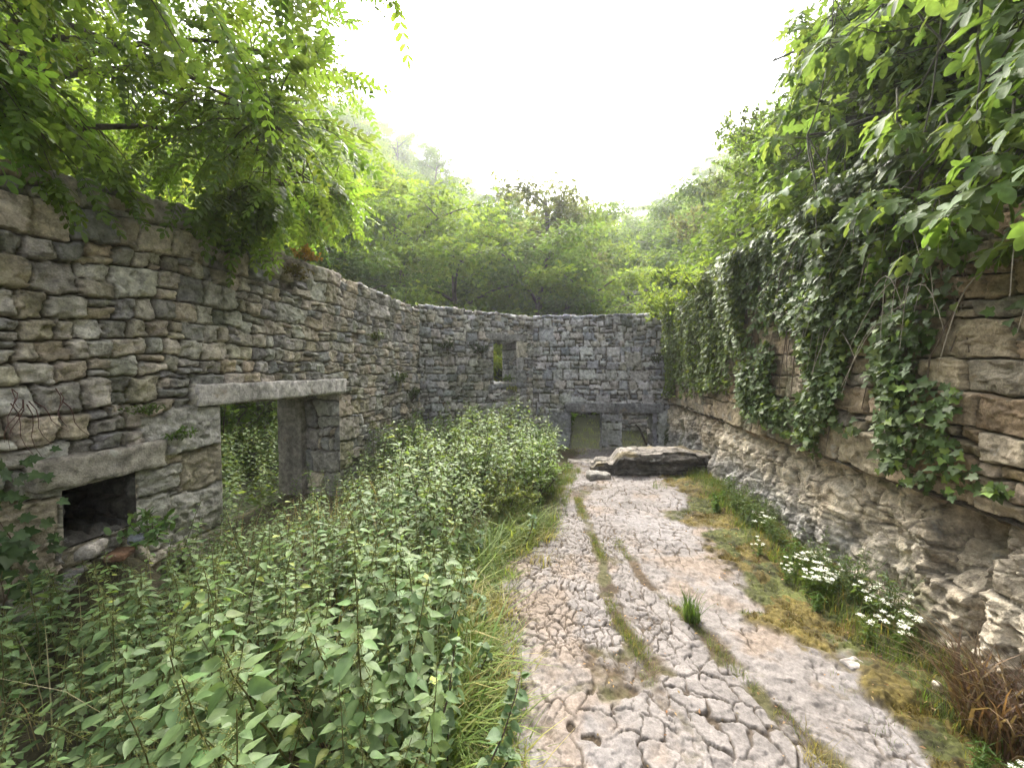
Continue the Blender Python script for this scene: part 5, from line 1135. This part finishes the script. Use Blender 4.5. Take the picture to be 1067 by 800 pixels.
# ---- small plants rooted in the left and far walls
WP = [('orange tinted plant growing on the top edge of the left wall below the locust leaves', (LX + .03, 4.18, 2.86), (.15, .22, .16), (.30, .17, .035), 500, (.02, .045)),
      ('dry brown tuft hanging down the left wall under the orange plant', (LX + .07, 3.95, 2.62), (.12, .22, .12), (.12, .10, .04), 420, (.02, .04)),
      ('dark plant tuft high on the left wall close under the locust', (LX + .07, 3.15, 2.62), (.12, .20, .16), (.05, .07, .025), 380, (.02, .045)),
      ('grassy tuft in the middle of the left wall past the doorway', (LX + .05, 5.75, 2.05), (.09, .2, .14), (.09, .11, .04), 320, (.02, .045)),
      ('green tuft lower on the left wall near the far corner', (LX + .05, 6.55, 1.35), (.12, .22, .22), (.085, .115, .04), 420, (.02, .05)),
      ('scruffy plant low on the left wall close to the corner', (LX + .05, 7.15, 1.0), (.12, .2, .3), (.07, .09, .04), 420, (.02, .05)),
      ('fern like sprig on the joint above the black hole', (LX + .06, 2.62, 1.05), (.10, .12, .08), (.08, .13, .03), 160, (.02, .04)),
      ('weedy sprig on a ledge above the hearth lintel', (LX + .07, 2.35, 1.28), (.10, .15, .08), (.075, .11, .035), 170, (.015, .035)),
      ('leafy plant in front of the black hole', (LX + .24, 2.28, .38), (.18, .18, .26), (.085, .145, .045), 130, (.04, .075)),
      ('dark straggling plant on the diagonal wall left of the small window', (-2.05, 8.32, 1.95), (.28, .2, .22), (.045, .06, .03), 700, (.02, .045)),
      ('second straggling plant on the diagonal wall nearer the left corner', (-2.65, 7.88, 2.0), (.28, .18, .22), (.05, .065, .03), 620, (.02, .045)),
      ('green tuft growing on the sill of the small window', (-1.55, 8.88, 1.31), (.16, .14, .16), (.10, .15, .035), 320, (.025, .05)),
      ('yellow leafed sprig hanging below the small window', (-1.42, 8.78, 1.12), (.20, .12, .12), (.19, .20, .04), 140, (.03, .05)),
      ('ragged green tuft on the end wall near the right wall', (1.75, 9.15, 1.75), (.18, .12, .22), (.06, .08, .035), 420, (.02, .045)),
      ('dull green plant at the foot of the end wall in the right corner', (2.0, 8.9, -.1), (.2, .2, .5), (.06, .085, .035), 520, (.02, .05))]
for i, (lab, b, sz, lf, n, ls) in enumerate(WP): bush('wall_plant', lab, b, sz, lf, M_nettle, T_ell, n, ls, 1100 + i, stems=8, cat='wall plant', shape=.8, lean=((.06, 0) if b[0] < -3 else (0, -.05)))
rng = np.random.default_rng(1130)     # ivy seedlings at the left edge
r = thing('ivy', 'ivy creeping up the near left wall at the edge of the picture', 'climbing plant', (LX, 1.6, .6)); st, lf = MB(), MB()
n = 420; y = rng.uniform(1.2, 1.85, n); z = np.clip(rng.normal(.55, .35, n), -.3, 1.15); k = rng.random(n) < np.clip(1.3 - (y - 1.2) * 1.4, .2, 1); y, z = y[k], z[k]; n = len(y)
scatter(lf, T_ivy, np.stack([LX + rng.uniform(.04, .16, n), y, z], 1) - [LX, 1.6, .6], frames(np.stack([rng.uniform(0, .7, n), rng.normal(0, .5, n), rng.uniform(-1, .1, n)], 1), np.array([1, -.1, .5]) + rng.normal(0, .3, (n, 3))), rng.uniform(.04, .085, n), tint(rng, n, (.05, .085, .03), .25))
for i in range(9):
    v = np.linspace(0, 1, 10); tube(st, np.stack([LX + .05 + .03 * rng.random(10), rng.uniform(1.25, 1.8) + np.cumsum(rng.normal(0, .03, 10)), -.3 + rng.uniform(.8, 1.4) * v], 1) - [LX, 1.6, .6], np.linspace(.006, .002, 10), 4, (.13, .09, .06))
st.build('stems', M_bark, r); lf.build('foliage', M_ivy, r)
r = thing('red_stems', 'dark red dry stems drooping on the near left wall', 'dry stems', (LX + .07, 1.78, 1.40)); mb = MB()
for i in range(11):
    u = np.linspace(0, 1, 6); tube(mb, np.stack([.05 * u + .02 * rng.random(), rng.normal(0, .07) + rng.normal(0, .06) * u + .015 * np.sin(u * 7), .10 * rng.random() - rng.uniform(.12, .36) * u], 1), np.linspace(.003, .001, 6), 4, (.10, .05, .042))
mb.build('stems', M_bark, r)

# ---- loose stones
def stone(label, c, size, pal, seed, rz=0., tilt=0.):
    a, b = cos(rz), sin(rz); u = np.array([a, b, tilt]); u /= np.linalg.norm(u); v = np.array([-b, a, 0]); w = np.cross(u, v); sz = np.array(size)
    o = rough_box('loose_stone', M_rock, None, -(u * sz[0] + v * sz[1] + w * sz[2]) / 2, u, v, w, size, pal, seed, .25 * min(size), min(size) / 7, .38 * min(size)); o.location = c
    return props(o, label, 'stone')
stone('pale loose stone lying in the mouth of the black hole', (LX + .16, 1.97, .47), (.13, .15, .10), (.30, .27, .235), 1201, .3, .2)
stone('small blue grey stone right of the pale one in front of the black hole', (LX + .20, 2.20, .45), (.09, .10, .08), (.25, .27, .30), 1202, .9)
stone('rusty orange slab of rubble under the pale stone by the black hole', (LX + .24, 2.07, .40), (.11, .15, .05), (.15, .085, .05), 1203, .5)
stone('flat stone half sunk in the moss beside the rock floor', (1.5, 2.36, GZ(1.5, 2.36) + .02), (.12, .08, .04), (.42, .38, .35), 1204, .4)
stone('pale oval stone standing on edge in the moss', (1.74, 2.16, GZ(1.74, 2.16) + .05), (.035, .04, .085), (.62, .55, .46), 1205, .2, .25)
stone('squat stone at the left foot of the low rock bench', (.34, 5.95, GZ(.34, 5.95) + .05), (.34, .22, .13), (.27, .25, .22), 1206, .3)
stone('flat step stone leading to the left low opening', (.12, 7.1, GZ(.12, 7.1) + .0), (.5, .35, .10), (.36, .32, .27), 1207, .1)
# twig on the moss
mb = MB(); u = np.linspace(0, 1, 8); tube(mb, np.stack([.30 * u, -.17 * u + .02 * np.sin(u * 7), .01 + .01 * np.sin(u * 4)], 1), np.linspace(.005, .002, 8), 5, (.30, .24, .17)); tube(mb, np.array([[.12, -.06, .012], [.17, -.02, .02], [.24, .0, .025]]), [.003, .002, .001], 4, (.30, .24, .17))
props(mb.build('twig', M_bark, None, True, (1.72, 2.12, GZ(1.72, 2.12) + .03)), 'forked dry twig lying on the moss by the pale oval stone', 'twig')

# ---- beyond the openings
WB = thing('stone_wall', 'low ruined rubble wall beyond the two far openings', 'wall', (-.5, 12.6, -.6)); mb = MB()
wall_front(mb, (.75, 11.7), (4.2, 11.45), -.6, 1.25, .5, 131, (.14, .26), GREY, .006, sgn=-1, step_fn=None)
for i in range(len(mb.V)): mb.V[i] = mb.V[i] - np.array([-.5, 12.6, -.6])
mb.build('masonry', M_wall, WB, True)
mb = MB(); u = np.linspace(0, 1, 7); tube(mb, np.stack([.32 * u, .05 * u, .55 - .5 * u + .06 * np.sin(u * 5)], 1), np.linspace(.02, .035, 7), 6, (.06, .05, .04))
props(mb.build('broken_branch', M_bark, None, True, (1.55, 10.7, -.40)), 'dark broken branch leaning in the grass beyond the right low opening', 'branch')
OUT = [('dark green bush filling the view through the left doorway', (-6.6, 6.4), (1.1, 1.2, 2.0), (.085, .135, .04)), ('second dark bush seen through the left doorway, further right', (-5.7, 8.2), (1.0, 1.0, 1.9), (.09, .14, .04)),
       ('low leafy bush outside the left doorway nearest the wall', (-7.6, 5.0), (1.0, 1.0, 1.7), (.085, .13, .04)), ('green bush beyond the left low opening', (-.35, 11.6), (.5, .5, .7), (.07, .12, .03))]
for i, (lab, (x, y), sz, lf) in enumerate(OUT): bush('bush', lab, (x, y, float(terrain(np.array(x), np.array(y)))), sz, lf, M_wood, T_ell, 2600, (.07, .15), 1300 + i, stems=13)
mb = MB(); rng = np.random.default_rng(1310)
for i in range(300):
    x = rng.uniform(-6.8, LX - .35); y = rng.uniform(2.6, 7.6); s_ = NS[rng.integers(0, 4)] if i % 2 else NP[rng.integers(0, 6)]
    if x > LX - .85 and not (3.0 < y < 4.7): continue
    merged(mb, s_[1], x, y, -.36 + .04 * (y - 3), rng.uniform(0, 6), rng.uniform(.85, 1.15) * (1 if x < LX - .85 else .8))
props(mb.build('weed_bed', M_nettle), 'bed of green weeds outside the left doorway', 'weeds', kind='stuff')

# ---- air of the valley
def haze():
    a, b = np.array([-75., -35., -8.]), np.array([65., 115., HTOP])
    V = np.array([[x, y, z] for x in (a[0], b[0]) for y in (a[1], b[1]) for z in (a[2], b[2])])
    F = np.array([[0, 1, 3, 2], [4, 6, 7, 5], [0, 4, 5, 1], [2, 3, 7, 6], [0, 2, 6, 4], [1, 5, 7, 3]])
    m, t, N, L = newmat('valley_air'); pv_ = N('ShaderNodeVolumePrincipled'); pv_.inputs['Color'].default_value = (.93, .95, 1, 1); pv_.inputs['Density'].default_value = HAZE; pv_.inputs['Anisotropy'].default_value = .45
    o = N('ShaderNodeOutputMaterial'); L(pv_.outputs[0], o.inputs['Volume'])
    props(mk('haze', V, F, m), kind='stuff')
HAZE, HTOP = .0015, 60.
if HAZE: haze()
